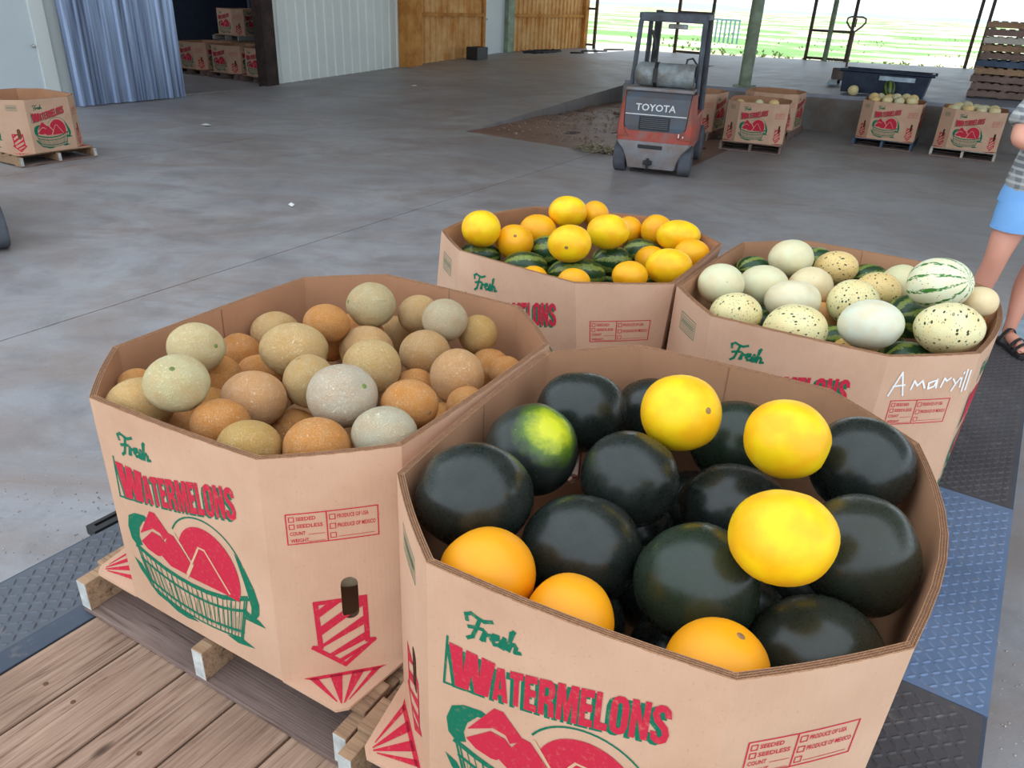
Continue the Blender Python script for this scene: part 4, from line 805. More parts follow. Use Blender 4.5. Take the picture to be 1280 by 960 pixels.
for i, (kd, x, y, z, rx, ry) in enumerate(FR_B):
    if kd == 'k': fruit('k', (x, y, z), rx, ry, 100 + i, LB[i], 'black watermelons', (.35, -.75, .6) if i == 1 else None, 'blackspot' if i == 1 else None, CB.get(i, bk), lump=.05)
    else: fruit('y', (x, y, z), rx, ry, 100 + i, LB[i], 'yellow melons among the black watermelons', {12: (.4, -.7, .1), 13: (.75, -.5, -.3), 14: (.2, .2, .9), 17: (.3, -.4, .8)}.get(i), None, (.98, .64, .006) if i < 15 else (.94, .38, .005), scar='scarb' if i in (12, 17) else None, lump=.035)
# bin C
LC = {0: 'yellow melon at the left corner of its bin', 1: 'yellow melon with a small dark stem dot', 5: 'large yellow melon in the centre of the heap over the striped watermelons', 6: 'yellow melon with a brown scabby patch', 3: 'yellow melon perched highest at the back of its heap', 11: 'large yellow melon beside the wall of the pale-melon bin', 9: 'oval yellow melon with a pale top near the far right wall', 14: 'orange melon half hidden behind the front wall below the long striped watermelon', 19: 'long dark striped watermelon below the large yellow melon', 20: 'striped watermelon with a pinkish scar on top', 16: 'mottled striped watermelon in the left corner under a yellow melon', 17: 'yellow-green striped watermelon behind the front wall', 2: 'orange-yellow melon beside the highest one of its heap', 4: 'small orange-yellow melon just behind the highest one', 7: 'orange melon behind the one with the scabby patch', 8: 'rounded orange-yellow melon against the back wall next to the pale-topped one', 10: 'orange melon under the pale-topped oval one', 12: 'small orange melon between the pale-topped and the large wall-side one', 13: 'orange melon in front of the scarred striped watermelon', 15: 'sliver of an orange melon just behind the front wall'}
for i, (kd, x, y, z, rx, ry) in enumerate(FR_C):
    if kd == 'y': fruit('y', (x, y, z), rx, ry, 200 + i, LC.get(i, 'yellow melon heaped among others over striped watermelons'), 'yellow melons over striped watermelons', {1: (0, -.9, .15), 5: (-.2, -.9, -.4)}.get(i), None, (.98, .65, .008) if i in (0, 3, 5, 6, 9, 11) else (.94, .46, .006), True, 'scarb' if i in (1, 5) else None)
    else: fruit('w', (x, y, z), rx, ry, 200 + i, LC.get(i, 'striped green watermelon lying under yellow melons'), 'striped watermelons under yellow melons', (1, random.Random(i).uniform(-.5, .5), .1), None, (1, 1, 1))
# bin D
wh, cm, tn, og = srgb(222, 220, 180), srgb(236, 224, 166), srgb(234, 202, 134), srgb(222, 146, 62)
LD = ['pale greenish-white melon in the near corner of its bin', 'smooth white melon behind the green-streaked cream one', 'white melon with a few dark bruises at the back of its heap', 'white melon with a tan top in the middle of its heap', 'tan speckled melon against the back wall', 'orange melon glimpsed below the tan speckled one', 'cream melon with green streaks against the front wall', 'oval white melon above the dotted cream one', 'cream melon densely dotted dark green at the front wall', 'tan dotted melon with a knobbly side', 'cream melon with fine radiating lines', 'large white melon with brown blotches', 'smooth pale green melon at the back wall', 'white melon with radiating green stripes on top of the heap', 'small pale tan melon under the green-striped one', 'large cream melon with bold dark dots at the corner', 'orange melon wedged against the bulging wall', 'orange-yellow dotted melon peeking over the front wall', 'orange melon deep between white ones']
for i, (kd, x, y, z, rx, ry) in enumerate(FR_D):
    if kd == 'w': fruit('w', (x, y, z), rx, ry, 300 + i, {22: 'large olive striped watermelon below the green-striped white melon', 23: 'striped watermelon just behind the front wall below the dotted melon', 19: 'dark mottled watermelon at the back behind white melons'}.get(i, 'striped watermelon lying under pale melons'), 'striped watermelons under pale melons', (.9, .4, .1)); continue
    col = {0: wh, 1: wh, 2: wh, 3: srgb(230, 214, 170), 4: tn, 5: og, 6: cm, 7: srgb(232, 226, 192), 8: cm, 9: tn, 10: cm, 11: srgb(224, 228, 204), 12: srgb(214, 214, 168), 13: cm, 14: srgb(236, 214, 168), 15: srgb(238, 230, 178), 16: og, 17: srgb(230, 182, 96), 18: og}[i]
    fruit(kd, (x, y, z), rx, ry, 300 + i, LD[i], 'pale melons', (.55, -.8, .05) if kd == 'g' else (-.2, -.6, .6) if i == 10 else None, None, col)
# layer underneath, seen between the upper ones
def inside(p, poly, m):
    for k in range(8):
        a = Vector(poly[k]); b = Vector(poly[(k + 1) % 8]); e = b - a
        if (Vector(p) - a).dot(Vector((e.y, -e.x)).normalized()) < m: return False
    return True
def layer(k, kd, z, r, step, label, group, col, seed):
    x0, y0, a = POS[k]; n = 0; rn = random.Random(seed)
    for j in range(-5, 6):
        for i in range(-5, 6):
            lx, ly = (i + .5 * (j % 2)) * step, j * step * .87; p = (x0 + lx * cos(a) - ly * sin(a), y0 + lx * sin(a) + ly * cos(a))
            if k == 'A' and (Vector(p) - Vector((-.395, 1.505))).length < .15: continue
            if inside(p, RIM[k], r + .035): n += 1; fruit(kd, (p[0], p[1], z), r * rn.uniform(.93, 1), r * rn.uniform(.93, 1), seed + n, label, group, None, None, col, False)
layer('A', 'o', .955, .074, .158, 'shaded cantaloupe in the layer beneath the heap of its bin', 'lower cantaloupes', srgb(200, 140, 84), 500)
fruit('c', (-.395, 1.512, .895), .078, .074, 77, 'pale cantaloupe showing through the hand slot of its bin', 'cantaloupes in the bin', None, None, srgb(222, 222, 190))
layer('B', 'k', .885, .112, .228, 'shaded black watermelon in the layer beneath the heap', 'lower black watermelons', bk, 600)
layer('C', 'w', .985, .078, .17, 'shaded striped watermelon in the lower layer of the yellow-melon bin', 'lower striped watermelons of the yellow-melon bin', (1, 1, 1), 700)
layer('D', 'w', .985, .080, .175, 'shaded striped watermelon in the lower layer of the pale-melon bin', 'lower striped watermelons of the pale-melon bin', (1, 1, 1), 800)

# ================================================================== far bins on pallets
FB0 = build_bin('produce_bin', (0, 0), 0, regular(0, 0, 0), regular(0, 0, 0), .138 + .645, .138, {}, False)
FBU = []
def far_bin(u, v, yaw, z, label, pk, plabel, group=None, pg=None):
    o = FB0 if not FBU else copy_tree(FB0); FBU.append(o); p = BL(u, v, z); o.location = p + Vector((0, 0, .1410)); o.rotation_euler = (0, 0, yaw); tag(o, label, 'produce bin', group)
    if not group and 'group' in o: del o['group']
    place_pallet(pk, p.x, p.y, z + .0005, yaw, plabel, pg); return o
far_bin(-10.8, 5.77, R_(60.5), 0, 'empty octagonal cardboard bin standing alone before the white door', 'n', 'worn wooden pallet under the lone empty bin by the white door')
far_bin(-1.46, 16.43, BA, 0, 'octagonal cardboard bin of pale melons against the dock wall beneath the loose watermelon', 'b', 'blue-painted pallet under a bin by the dock wall')
far_bin(-.14, 16.35, BA, 0, 'octagonal cardboard bin of pale melons on a white pallet against the dock wall', 'w', 'white-painted pallet with open slots under a bin by the dock wall')
far_bin(-3.36, 14.16, R_(-20), 0, 'sagging octagonal cardboard bin with only a few pale melons, beside the forklift', 'd', 'grey-brown pallet under the nearly empty bin beside the forklift')
far_bin(-4.68, 14.7, BA, 0, 'octagonal cardboard bin half hidden behind the forklift mast', 'd', 'grey-brown pallet under the bin behind the forklift mast')
far_bin(-3.55, 16.1, BA, 0, 'empty octagonal cardboard bin between the nearly empty bin and the dock wall', 'd', 'grey-brown pallet under the empty bin near the steel column')
for u, v, n in ((-15.75, 14.75, 0), (-16.95, 14.75, 1), (-18.2, 14.75, 2)):
    far_bin(u, v, BA, .002, 'octagonal cardboard bin standing in the dark store room', 'd', 'pallet under a bin in the dark store room', 'bins in the store room', 'pallets in the store room')
far_bin(-18.2, 16.1, BA, .002, 'octagonal cardboard bin at the back of the dark store room, carrying a second one', 'd', 'pallet under the rear bin of the store room')
far_bin(-18.2, 16.1, BA, .79, 'upper cardboard bin of the two stacked at the back of the store room', 'w', 'white-edged pallet under the upper stacked bin in the store room')
random.seed(21)
def far_fruit(u0, v0, zc, spots, label, group):
    for k, (du, dv, r) in enumerate(spots):
        p = BL(u0 + du, v0 + dv, zc + random.uniform(-.015, .03)); fruit('h', p, r, r * .92, 900 + int(u0 * 31) + k, label, group, None, None, random.choice([wh, cm, tn]), False)
SP = [(-.3, -.36, .085), (-.1, -.38, .09), (.1, -.4, .085), (.29, -.34, .085), (-.36, -.14, .09), (-.14, -.16, .095), (.08, -.18, .09), (.3, -.12, .09), (-.28, .1, .09), (0, .08, .095), (.28, .12, .09), (-.15, .32, .09), (.14, .32, .09)]
far_fruit(-1.46, 16.43, .79, SP, 'pale melon heaped in the bin below the loose watermelon on the dock', 'pale melons in the bin by the dock wall')
far_fruit(-.14, 16.35, .755, SP, 'pale melon heaped in the bin on the white pallet', 'pale melons in the white-pallet bin')
far_fruit(-3.39, 14.14, .74, [(-.2, -.42, .08), (.33, -.3, .09), (.12, -.44, .07)], 'pale melon showing over the rim of the sagging bin beside the forklift', 'pale melons in the sagging bin')

# ================================================================== forklift (origin rear centre on the floor, y forward)
M['fk_red'] = dirty('forklift_red', srgb(206, 66, 46), srgb(140, 92, 80), .35, .55); M['fk_grey'] = dirty('forklift_grey', srgb(140, 150, 160), srgb(136, 120, 112), .45, .6); M['fk_blue'] = dirty('forklift_cover', srgb(82, 98, 116), srgb(92, 88, 88), .4, .5); M['fk_band'] = dirty('forklift_dusty_band', srgb(134, 112, 106), srgb(176, 74, 58), .3, .7); M['fk_tank'] = dirty('tank_paint', srgb(170, 184, 190), srgb(116, 112, 104), .4, .45, .2); M['white'] = plain('white_paint', (.75, .75, .74), .6)
def loft(mb, secs):
    n = len(secs[0]); vv = [p for s in secs for p in s]; ff = [tuple(range(n))[::-1], tuple(range((len(secs) - 1) * n, len(secs) * n))]
    for k in range(len(secs) - 1):
        for i in range(n): j = (i + 1) % n; ff.append((k * n + i, k * n + j, k * n + n + j, k * n + n + i))
    mb.add(vv, ff)
def plan(hw, y0, y1, c, z): return [(-hw, y0 + c, z), (-hw + c * .3, y0 + c * .3, z), (-hw + c, y0, z), (hw - c, y0, z), (hw - c * .3, y0 + c * .3, z), (hw, y0 + c, z), (hw, y1, z), (-hw, y1, z)]
def make_forklift():
    e = empty('forklift')
    mb = MB(); loft(mb, [plan(.34, .06, .62, .06, .09), plan(.37, .02, .62, .07, .2), plan(.43, 0, .62, .09, .33), plan(.52, 0, .62, .10, .43), plan(.525, .01, .62, .10, .46)]); cw = mb.build('counterweight', M['fk_grey'], e, True)
    mb = MB(); mb.box(-.20, .14, -.012, .03, .37, .42, ch=.008); mb.build('tow_slot', M['blk'], cw); mb = MB(); mb.box(-.10, .02, -.02, .04, .15, .21, ch=.01); mb.tube([(-.04, -.01, .1), (-.04, -.01, .24)], .02, 8); mb.build('tow_pin', M['blk'], cw)
    mb = MB(); loft(mb, [plan(.525, .01, .62, .10, .462), plan(.53, .02, .7, .10, .56), plan(.52, .03, .7, .10, .64)]); mb.build('dusty_band', M['fk_band'], e, True)
    for s in (-1, 1):
        mb = MB(); secs = []
        for z, xo, xi, y in ((.52, .532, .34, -.004), (.58, .532, .41, -.008), (.66, .53, .43, -.006), (.85, .512, .44, .02), (1.0, .498, .445, .06), (1.09, .49, .455, .12)): secs.append([(s * xo, y + .10, z), (s * (xo - .03), y + .02, z), (s * xi, y, z), (s * xi, .5, z), (s * xo, .5, z)])
        loft(mb, secs); mb.build('side_pod', M['fk_red'], e, True)
    mb = MB(); loft(mb, [[(-.36, .02, .6), (.36, .02, .6), (.36, .6, .6), (-.36, .6, .6)], [(-.42, .012, .66), (.42, .012, .66), (.42, .6, .66), (-.42, .6, .66)], [(-.43, .02, .82), (.43, .02, .82), (.43, .6, .82), (-.43, .6, .82)], [(-.44, .06, 1.03), (.44, .06, 1.03), (.44, .6, 1.03), (-.44, .6, 1.03)], [(-.445, .14, 1.11), (.445, .14, 1.11), (.445, .6, 1.11), (-.445, .6, 1.11)]]); rp = mb.build('rear_cover', M['fk_blue'], e)
    mb = MB(); mb.box(-.42, .42, .004, .03, .81, .822); mb.build('cover_seam', M['white'], rp); mb = MB(); mb.box(-.22, .2, .003, .03, .62, .79); gr = mb.build('grille', M['blk'], rp)
    for k in range(6): mb = MB(); mb.box(-.2, .18, -.002, .006, .64 + .025 * k, .65 + .025 * k); mb.build('grille_slat', M['fk_blue'], gr)
    V, F = text2d('TOYOTA', 0, 0, 1, 1, 1); me = bpy.data.meshes.new('lettering'); me.from_pydata([(-.29 + .55 * a, .018 + .19 * .11 * b, .865 + .09 * b) for a, b in V], [], F); link('lettering', me, M['white'], rp)
    mb = MB(); mb.box(.335, .352, -.014, .0, .55, .60); mb.box(.395, .41, -.014, .0, .55, .575); mb.build('worn_mark', M['white'], e)
    mb = MB(); mb.box(-.46, .46, .10, .62, 1.11, 1.15, ch=.01); mb.build('tank_bracket', M['fk_grey'], e)
    mb = MB(); mb.lathe([(-.40, .02), (-.39, .09), (-.36, .13), (-.31, .155), (.31, .155), (.36, .13), (.39, .09), (.40, .02)], (0, .33, 1.31), (1, 0, 0), 24); tk = mb.build('gas_tank', M['fk_tank'], e, True)
    mb = MB(); mb.lathe([(.30, .16), (.42, .16), (.42, .14), (.30, .14)], (0, .33, 1.31), (1, 0, 0), 24); mb.build('tank_collar', M['fk_tank'], tk)
    for x in (-.1,): mb = MB(); mb.lathe([(-.025, .162), (.025, .162)], (x, .33, 1.31), (1, 0, 0), 24); mb.box(x - .03, x + .03, .155, .18, 1.22, 1.4); mb.build('tank_strap', M['blk'], tk, True)
    mb = MB(); mb.lathe([(0, .03), (.04, .03), (.05, .015)], (-.14, .33, 1.465), (0, 0, 1), 10); mb.build('valve', M['blk'], tk); mb = MB(); mb.tube([(.28, .33, 1.42), (.29, .35, 1.52), (.36, .36, 1.54), (.42, .37, 1.47), (.43, .38, 1.3)], .014, 8); mb.build('gas_hose', M['blk'], tk, True)
    gm_ = M['fk_guard'] = dirty('guard_paint', srgb(92, 104, 118), srgb(70, 70, 74), .4, .5)
    for s in (-1, 1):
        mb = MB(); mb.tube([(s * .47, .52, 1.05), (s * .455, .56, 1.3), (s * .44, .66, 1.95), (s * .43, .72, 2.03)], .034, 8); mb.build('guard_post', gm_, e, True)
        mb = MB(); mb.tube([(s * .47, 1.75, .75), (s * .44, 1.6, 1.95), (s * .43, 1.55, 2.03)], .034, 8); mb.build('guard_post', gm_, e, True)
        mb = MB(); mb.box(s * .44 - .035, s * .44 + .035, .66, 1.6, 2.0, 2.07, ch=.01); mb.build('guard_rail', gm_, e)
    mb = MB(); mb.box(-.45, .45, .64, .72, 1.96, 2.07, ch=.012); mb.build('guard_rail', gm_, e); mb = MB(); mb.box(-.45, .45, 1.55, 1.62, 2.0, 2.07, ch=.012); mb.build('guard_rail', gm_, e)
    for k in range(6): y = .82 + .13 * k; mb = MB(); mb.box(-.42, .42, y, y + .025, 2.02, 2.05); mb.build('guard_slat', gm_, e)
    mb = MB(); mb.tube([(-.32, .70, 1.97), (-.29, .70, 1.7), (-.3, .70, 1.45), (-.31, .6, 1.3)], .022, 8); hb_ = mb.build('grab_bar', M['blk'], e, True); mb = MB(); mb.tube([(-.28, .69, 1.85), (-.22, .67, 1.72), (-.2, .66, 1.62), (-.23, .66, 1.58)], .02, 8); mb.build('hook', M['blk'], hb_, True)
    mb = MB(); mb.box(-.06, .2, .66, .76, 1.88, 1.94, ch=.015); mb.build('work_light', M['fk_tank'], e)
    mb = MB(); mb.box(-.5, .5, .62, 1.7, .3, .75, ch=.02); mb.build('chassis', M['fk_red'], e); mb = MB(); mb.box(-.25, .25, .75, 1.15, .75, .98, ch=.05); mb.box(-.24, .24, .72, .84, .95, 1.4, ch=.04); mb.build('seat', M['blk'], e)
    mb = MB(); mb.tube([(0, 1.5, .8), (0, 1.36, 1.2)], .025, 8); st = mb.build('steering_column', M['blk'], e); mb = MB(); mb.tube([(.17 * cos(a), 1.36 + .06 * sin(a), 1.22 + .16 * sin(a)) for a in [2 * pi * i / 20 for i in range(21)]], .014, 6); mb.build('steering_wheel', M['blk'], st, True)
    def whl(x, y, r, w_):
        mb = MB(); mb.lathe([(-w_ / 2, r * .6), (-w_ / 2, r * .93), (-w_ * .4, r), (w_ * .4, r), (w_ / 2, r * .93), (w_ / 2, r * .6)], (x, y, r), (1, 0, 0), 24); o = mb.build('wheel', M['fk_tyre'], e, True); mb = MB(); mb.lathe([(-w_ * .45, r * .58), (w_ * .45, r * .58)], (x, y, r), (1, 0, 0), 16); mb.build('hub', M['fk_grey'], o)
    M['fk_tyre'] = dirty('dusty_tyre', srgb(96, 100, 108), srgb(70, 70, 76), .5, .9)
    for s in (-1, 1): whl(s * .46, .26, .21, .17); whl(s * .46, 1.75, .26, .2)
    for s in (-1, 1): mb = MB(); mb.box(s * .38 - .05, s * .38 + .05, 1.92, 2.04, .05, 2.1, ch=.01); mb.build('mast_rail', M['blk'], e)
    for z in (.4, 1.1, 2.0): mb = MB(); mb.box(-.36, .36, 1.94, 2.0, z, z + .08); mb.build('mast_bar', M['blk'], e)
    mb = MB(); mb.box(-.45, .45, 2.04, 2.08, .15, .5); mb.build('fork_carriage', M['blk'], e)
    for s in (-1, 1): mb = MB(); mb.box(s * .26 - .05, s * .26 + .05, 2.08, 2.12, .05, .5); mb.box(s * .26 - .05, s * .26 + .05, 2.12, 2.34, .05, .09); mb.build('fork', M['blk'], e)
    return e
fk = make_forklift(); fk.location = (1.79, 10.98, 0); fk.rotation_euler = (0, 0, R_(-16.5)); tag(fk, 'dusty red and grey forklift seen from behind, gas tank across its rear', 'forklift')
fk2 = copy_tree(fk); fk2.location = (-4.77, 5.94, 0); fk2.rotation_euler = (0, 0, R_(42)); tag(fk2, 'second forklift, its grey rear corner showing near the lone empty bin', 'forklift')
# ================================================================== things on the dock and floor
M['cart'] = dirty('blue_black_steel', srgb(52, 66, 88), srgb(36, 44, 60), .4, .4, .4)
ct = empty('steel_trough', BL(-1.86, 17.95, dockz(-1.86)), BA); tag(ct, 'long dark blue steel trough with a rolled rim on the dock edge', 'trough')
mb = MB(); loft(mb, [[(-.78, -.28, .03), (.74, -.28, .03), (.74, .28, .03), (-.78, .28, .03)], [(-.80, -.30, .42), (.80, -.30, .42), (.80, .30, .42), (-.80, .30, .42)]]); mb.build('trough_body', M['cart'], ct)
for s in (-1, 1): mb = MB(); mb.tube([(-.86, s * .30, .44), (.88, s * .30, .44)], .03, 10); mb.build('rolled_rim', M['cart'], ct, True)
for x in (-.82, .82): mb = MB(); mb.tube([(x, -.3, .44), (x, .3, .44)], .03, 10); mb.build('rolled_rim', M['cart'], ct, True)
mb = MB(); mb.box(-.1, .55, -.335, -.325, .30, .38); mb.build('bright_strip', M['pale'], ct)
for x in (-.6, .5):
    mb = MB(); mb.box(x - .05, x + .05, -.22, .22, 0, .03); mb.build('skid', M['cart'], ct)
pj = empty('pallet_jack', BL(-3.02, 20.3, dockz(-3.02)), R_(157)); tag(pj, 'hand pallet jack with an upright loop handle standing on the dock', 'pallet jack'); jm = dirty('jack_paint', srgb(120, 96, 88), srgb(80, 70, 66), .4, .5)
mb = MB(); mb.tube([(0, 0, .2), (0, -.10, 1.12)], .025, 10); mb.build('handle_shaft', jm, pj, True)
mb = MB(); mb.tube([(0, -.10, 1.10), (-.12, -.11, 1.20), (-.20, -.12, 1.30), (-.19, -.125, 1.38), (-.12, -.13, 1.41), (.12, -.13, 1.41), (.19, -.125, 1.38), (.20, -.12, 1.30), (.12, -.11, 1.20), (0, -.10, 1.10)], .02, 8); mb.build('handle_loop', jm, pj, True)
mb = MB(); mb.tube([(0, -.105, 1.2), (.0, -.12, 1.38)], .012, 8); mb.build('release_lever', M['blk'], pj)
mb = MB(); mb.box(-.27, .27, .02, .14, .08, .34, ch=.02); mb.build('pump_housing', jm, pj)
for s in (-1, 1):
    mb = MB(); mb.box(s * .2 - .08, s * .2 + .08, .12, 1.2, .05, .1, ch=.01); mb.build('fork', M['pale'], pj); mb = MB(); mb.lathe([(-.03, .09), (.03, .09)], (s * .09, .03, .09), (1, 0, 0), 16); mb.build('wheel', M['blk'], pj, True)
p = BL(-2.36, 17.42, dockz(-2.36) + .098); fruit('h', p, .1, .098, 950, 'single round pale melon sitting on the bare dock edge', None, None, None, cm, True)
p = BL(-1.72, 17.46, dockz(-1.72) + .163); fruit('w', p, .11, .165, 951, 'single green watermelon standing upright on the dock edge by the trough', None, (0, .2, 1), None, (1, 1, 1), True, None, .03, .11)
random.seed(31)
for k in range(10):
    p = BL(.22, 19.4); kd = 'd' if k in (0, 1, 2, 5, 8) else 'n' if k in (3, 6) else 'w' if k == 7 else 'b' if k == 4 else 'n'
    place_pallet(kd, p.x + random.uniform(-.03, .03), p.y + random.uniform(-.03, .03), dockz(.28) + .012 + k * .1395, BA + R_(90) + random.uniform(-.03, .03), 'topmost wooden pallet of the tall stack on the dock' if k == 9 else 'lowest pallet of the tall stack on the dock' if k == 0 else 'white-washed pallet high in the tall stack on the dock' if k == 7 else 'blue-painted pallet in the tall stack on the dock' if k == 4 else 'weathered pallet inside the tall stack on the dock', 'pallets in the tall stack on the dock')
mb = MB(); q = BL(1.2, 18.4, dockz(1.2) + .03); mb.tube([q + BL(.35 * cos(a) + .02 * a, .16 * sin(a), .01 * (i % 3)) for i, a in enumerate([.5 * i for i in range(26)])], .022, 6); tag(mb.build('rubber_hose', M['blackrub'], None, True), 'coil of black hose on the dock beside the pallet stack', 'hose')
# crate and hoses along the foam wall
cr8 = empty('plastic_crate', BL(-14.1, 21.7, rampz(-14.1, 21.7)), BA); tag(cr8, 'black plastic crate on the floor against the orange foam wall', 'crate')
for (x0, x1, y0, y1) in ((-.2, .2, -.3, -.28), (-.2, .2, .28, .3), (-.2, -.18, -.28, .28), (.18, .2, -.28, .28)):
    mb = MB(); mb.box(x0, x1, y0, y1, 0, .36)
    for z in (.08, .18, .28): mb.box(x0 - .006, x1 + .006, y0 - .006, y1 + .006, z, z + .03)
    mb.build('crate_side', M['blk'], cr8)
mb = MB(); mb.box(-.19, .19, -.29, .29, .002, .02); mb.build('crate_bottom', M['blk'], cr8)
mb = MB(); q = BL(-13.9, 25.0, dockz(-13.9) + .035); mb.tube([q + BL(.32 * cos(a), .9 * sin(a) + .03 * i, .02 * (i % 2)) for i, a in enumerate([.45 * i for i in range(34)])], .03, 6); tag(mb.build('rubber_hose', M['blackrub'], None, True), 'tangle of dark hose lying by the pale blue door', 'hose')
mb = MB(); q = BL(-13.0, 26.0, dockz(-13.2) + .03); mb.tube([q + BL(.25 * sin(i * .9), .28 * i, 0) for i in range(16)], .028, 6); tag(mb.build('rubber_hose', M['blackrub'], None, True), 'loose dark hose stretched along the foam wall', 'hose')
# paper scraps
def scrap(p, s, seed, lab):
    rn = random.Random(seed); mb = MB(); n = 8; mb.add([p + Vector((s * cos(6.28 * i / n) * rn.uniform(.6, 1), s * sin(6.28 * i / n) * rn.uniform(.5, .9), rn.uniform(.004, .03))) for i in range(n)] + [p + Vector((0, 0, .045)), p + Vector((0, 0, .003))], [(i, (i + 1) % n, n) for i in range(n)] + [((i + 1) % n, i, n + 1) for i in range(n)]); tag(mb.build('paper_scrap', M['white']), lab, 'litter')
scrap(Vector((-2.54, 8.37, 0)), .05, 1, 'small crumpled white scrap on the open concrete floor'); scrap(BL(-11.9, 15.6, rampz(-11.9, 15.6)), .11, 2, 'white paper scrap on the ramp beside the dirt strip'); scrap(BL(-11.3, 9.0, 0), .11, 3, 'flattened white scrap on the floor before the sliding door')
# husk pile beside the forklift and gravel on the dirt
random.seed(41); mb = MB(); c0 = BL(-5.25, 11.75, .01)
for k in range(420):
    a = random.random() * 6.28; rr = random.random() ** .6; p = c0 + BL(.42 * rr * cos(a), .26 * rr * sin(a), .12 * (1 - rr) * random.random()); b = random.random() * 6.28; l = .05 + .07 * random.random(); d = Vector((cos(b), sin(b), random.uniform(-.2, .4))) * l; n_ = Vector((-sin(b), cos(b), .3)) * .014
    mb.add([p - n_, p + n_, p + d + n_ * .4, p + d - n_ * .4], [(0, 1, 2, 3)])
tag(mb.build('husk_pile', plain('dry_husk', srgb(178, 166, 140), .9, var=.3, sc=20)), 'small heap of dry husks and vines at the edge of the dirt strip', 'debris', kind='stuff')
def pebbles(name, gen, n, mat, lab):
    mb = MB(); rn = random.Random(name)
    for k in range(n):
        p = gen(rn); s = p[1]; p = p[0]; v6 = [(s, 0, 0), (0, s * rn.uniform(.6, 1), 0), (-s, 0, 0), (0, -s * rn.uniform(.6, 1), 0), (0, 0, s * .7), (0, 0, -s * .4)]; a = rn.random() * 6.28
        mb.add([p + Vector((x * cos(a) - y * sin(a), x * sin(a) + y * cos(a), z + s * .3)) for x, y, z in v6], [(0, 1, 4), (1, 2, 4), (2, 3, 4), (3, 0, 4), (1, 0, 5), (2, 1, 5), (3, 2, 5), (0, 3, 5)])
    tag(mb.build(name, mat), lab, 'gravel', kind='stuff')
def tl(s, t, z=0): return Vector((s * cos(TA) - t * sin(TA), s * sin(TA) + t * cos(TA), z))
pebbles('floor_grit', lambda rn: ((tl(rn.uniform(.36, 1.1), rn.uniform(.5, 3)) if rn.random() < .5 else tl(rn.uniform(-3.6, -2.3), rn.uniform(.2, 2.6))), rn.uniform(.003, .007)), 1500, plain('grit', srgb(170, 154, 144), .9, var=.4, sc=3), 'loose grit scattered on the concrete beside the trailer')
pebbles('dirt_stones', lambda rn: (BL(-7.8 + 2.2 * rn.random(), 12.1 + 5.0 * rn.random(), 0), rn.uniform(.01, .035)), 420, plain('stones', srgb(150, 124, 108), .9, var=.3, sc=3), 'small stones scattered over the red dirt strip')
# unseen lamp added to brighten the store room, and conveyor
lp = empty('fill_tube_lamp', BL(-18.6, 13.0, 3.9), BA); tag(lp, 'unseen tube lamp added to brighten the dark store room', 'lamp')
mb = MB(); mb.box(-.6, .6, -.08, .08, .03, .1); mb.build('fill_lamp_housing', M['white'], lp); mb = MB(); mb.tube([(-.55, 0, 0), (.55, 0, 0)], .025, 8); em = NT('fill_tube_glow'); mb.build('tube', em.P(col=(1, 1, 1, 1), emi=(.75, .86, 1, 1), emis=120.0), lp, True)
# conveyor
cv = empty('conveyor', BL(-17.6, 17.6, 0), BA); tag(cv, 'sloping blue-grey conveyor in the dark store room', 'conveyor'); cm_ = dirty('conveyor_paint', srgb(120, 134, 158), srgb(80, 90, 110), .5, .6)
for s in (-1, 1): mb = MB(); mb.box(-2.2, 2.2, s * .36 - .03, s * .36 + .03, -.12, .14, TR(0, 0, 1.75) @ RY(R_(38))); mb.build('side_rail', cm_, cv)
mb = MB(); mb.box(-2.2, 2.2, -.32, .32, -.03, .03, TR(0, 0, 1.75) @ RY(R_(38))); mb.build('belt', plain('belt', srgb(84, 96, 120), .7), cv)
for x in (-1.5, -.2, 1.2):
    for s in (-1, 1): mb = MB(); mb.box(x - .04, x + .04, s * .36 - .03, s * .36 + .03, 0, 1.75 - x * math.tan(R_(38))); mb.build('leg', cm_, cv)
mb = MB(); mb.lathe([(-.16, .05), (-.15, .2), (.15, .2), (.16, .05)], (1.55, -.2, 1.25), (0, 1, 0), 20); mb.build('drive_motor', M['blk'], cv, True)
# hand-hole view: nothing else. ============================================ person beside the pale-melon bin
skinm = NT('skin'); _v = skinm.obj(); M['skin'] = skinm.P(col=skinm.mix(skinm.noise(_v, 6, 4), srgb(224, 164, 140), srgb(206, 140, 118)), rough=.5, sub=.05)
def mk_cloth(name, c0, c1, chk=False):
    t = NT(name); v = t.obj(); n1 = t.noise(v, 5, 5); wv = t.noise(t.map(v, (300, 300, 300)), 1.5, 2); c = t.mix(n1, c0, c1)
    if chk:
        w1 = t.n('TexWave', {'Vector': v, 'Scale': 9.0}, wave_type='BANDS', bands_direction='X').outputs['Fac']; w2 = t.n('TexWave', {'Vector': v, 'Scale': 9.0}, wave_type='BANDS', bands_direction='Z').outputs['Fac']
        c = t.mix(t.math('MULTIPLY', t.ramp(w1, [(.6, 0), (.75, 1)]), .5), c, srgb(70, 78, 92)); c = t.mix(t.math('MULTIPLY', t.ramp(w2, [(.6, 0), (.75, 1)]), .5), c, srgb(216, 218, 214))
    return t.P(col=c, rough=.85, spec=.2, nor=t.bump(t.math('ADD', wv, n1), .3, .006))
M['denim'] = mk_cloth('light_denim', srgb(112, 166, 226), srgb(140, 190, 240)); M['shirt'] = mk_cloth('checked_shirt', srgb(140, 144, 146), srgb(166, 168, 166), True); M['hair'] = plain('brown_hair', srgb(72, 50, 36), .6, var=.4, sc=40)
pe = empty('person', (2.76, 4.18, DZ)); tag(pe, 'person in light blue denim shorts, grey checked shirt and black strap sandals', 'person')
PO = Vector((2.76, 4.18, DZ))
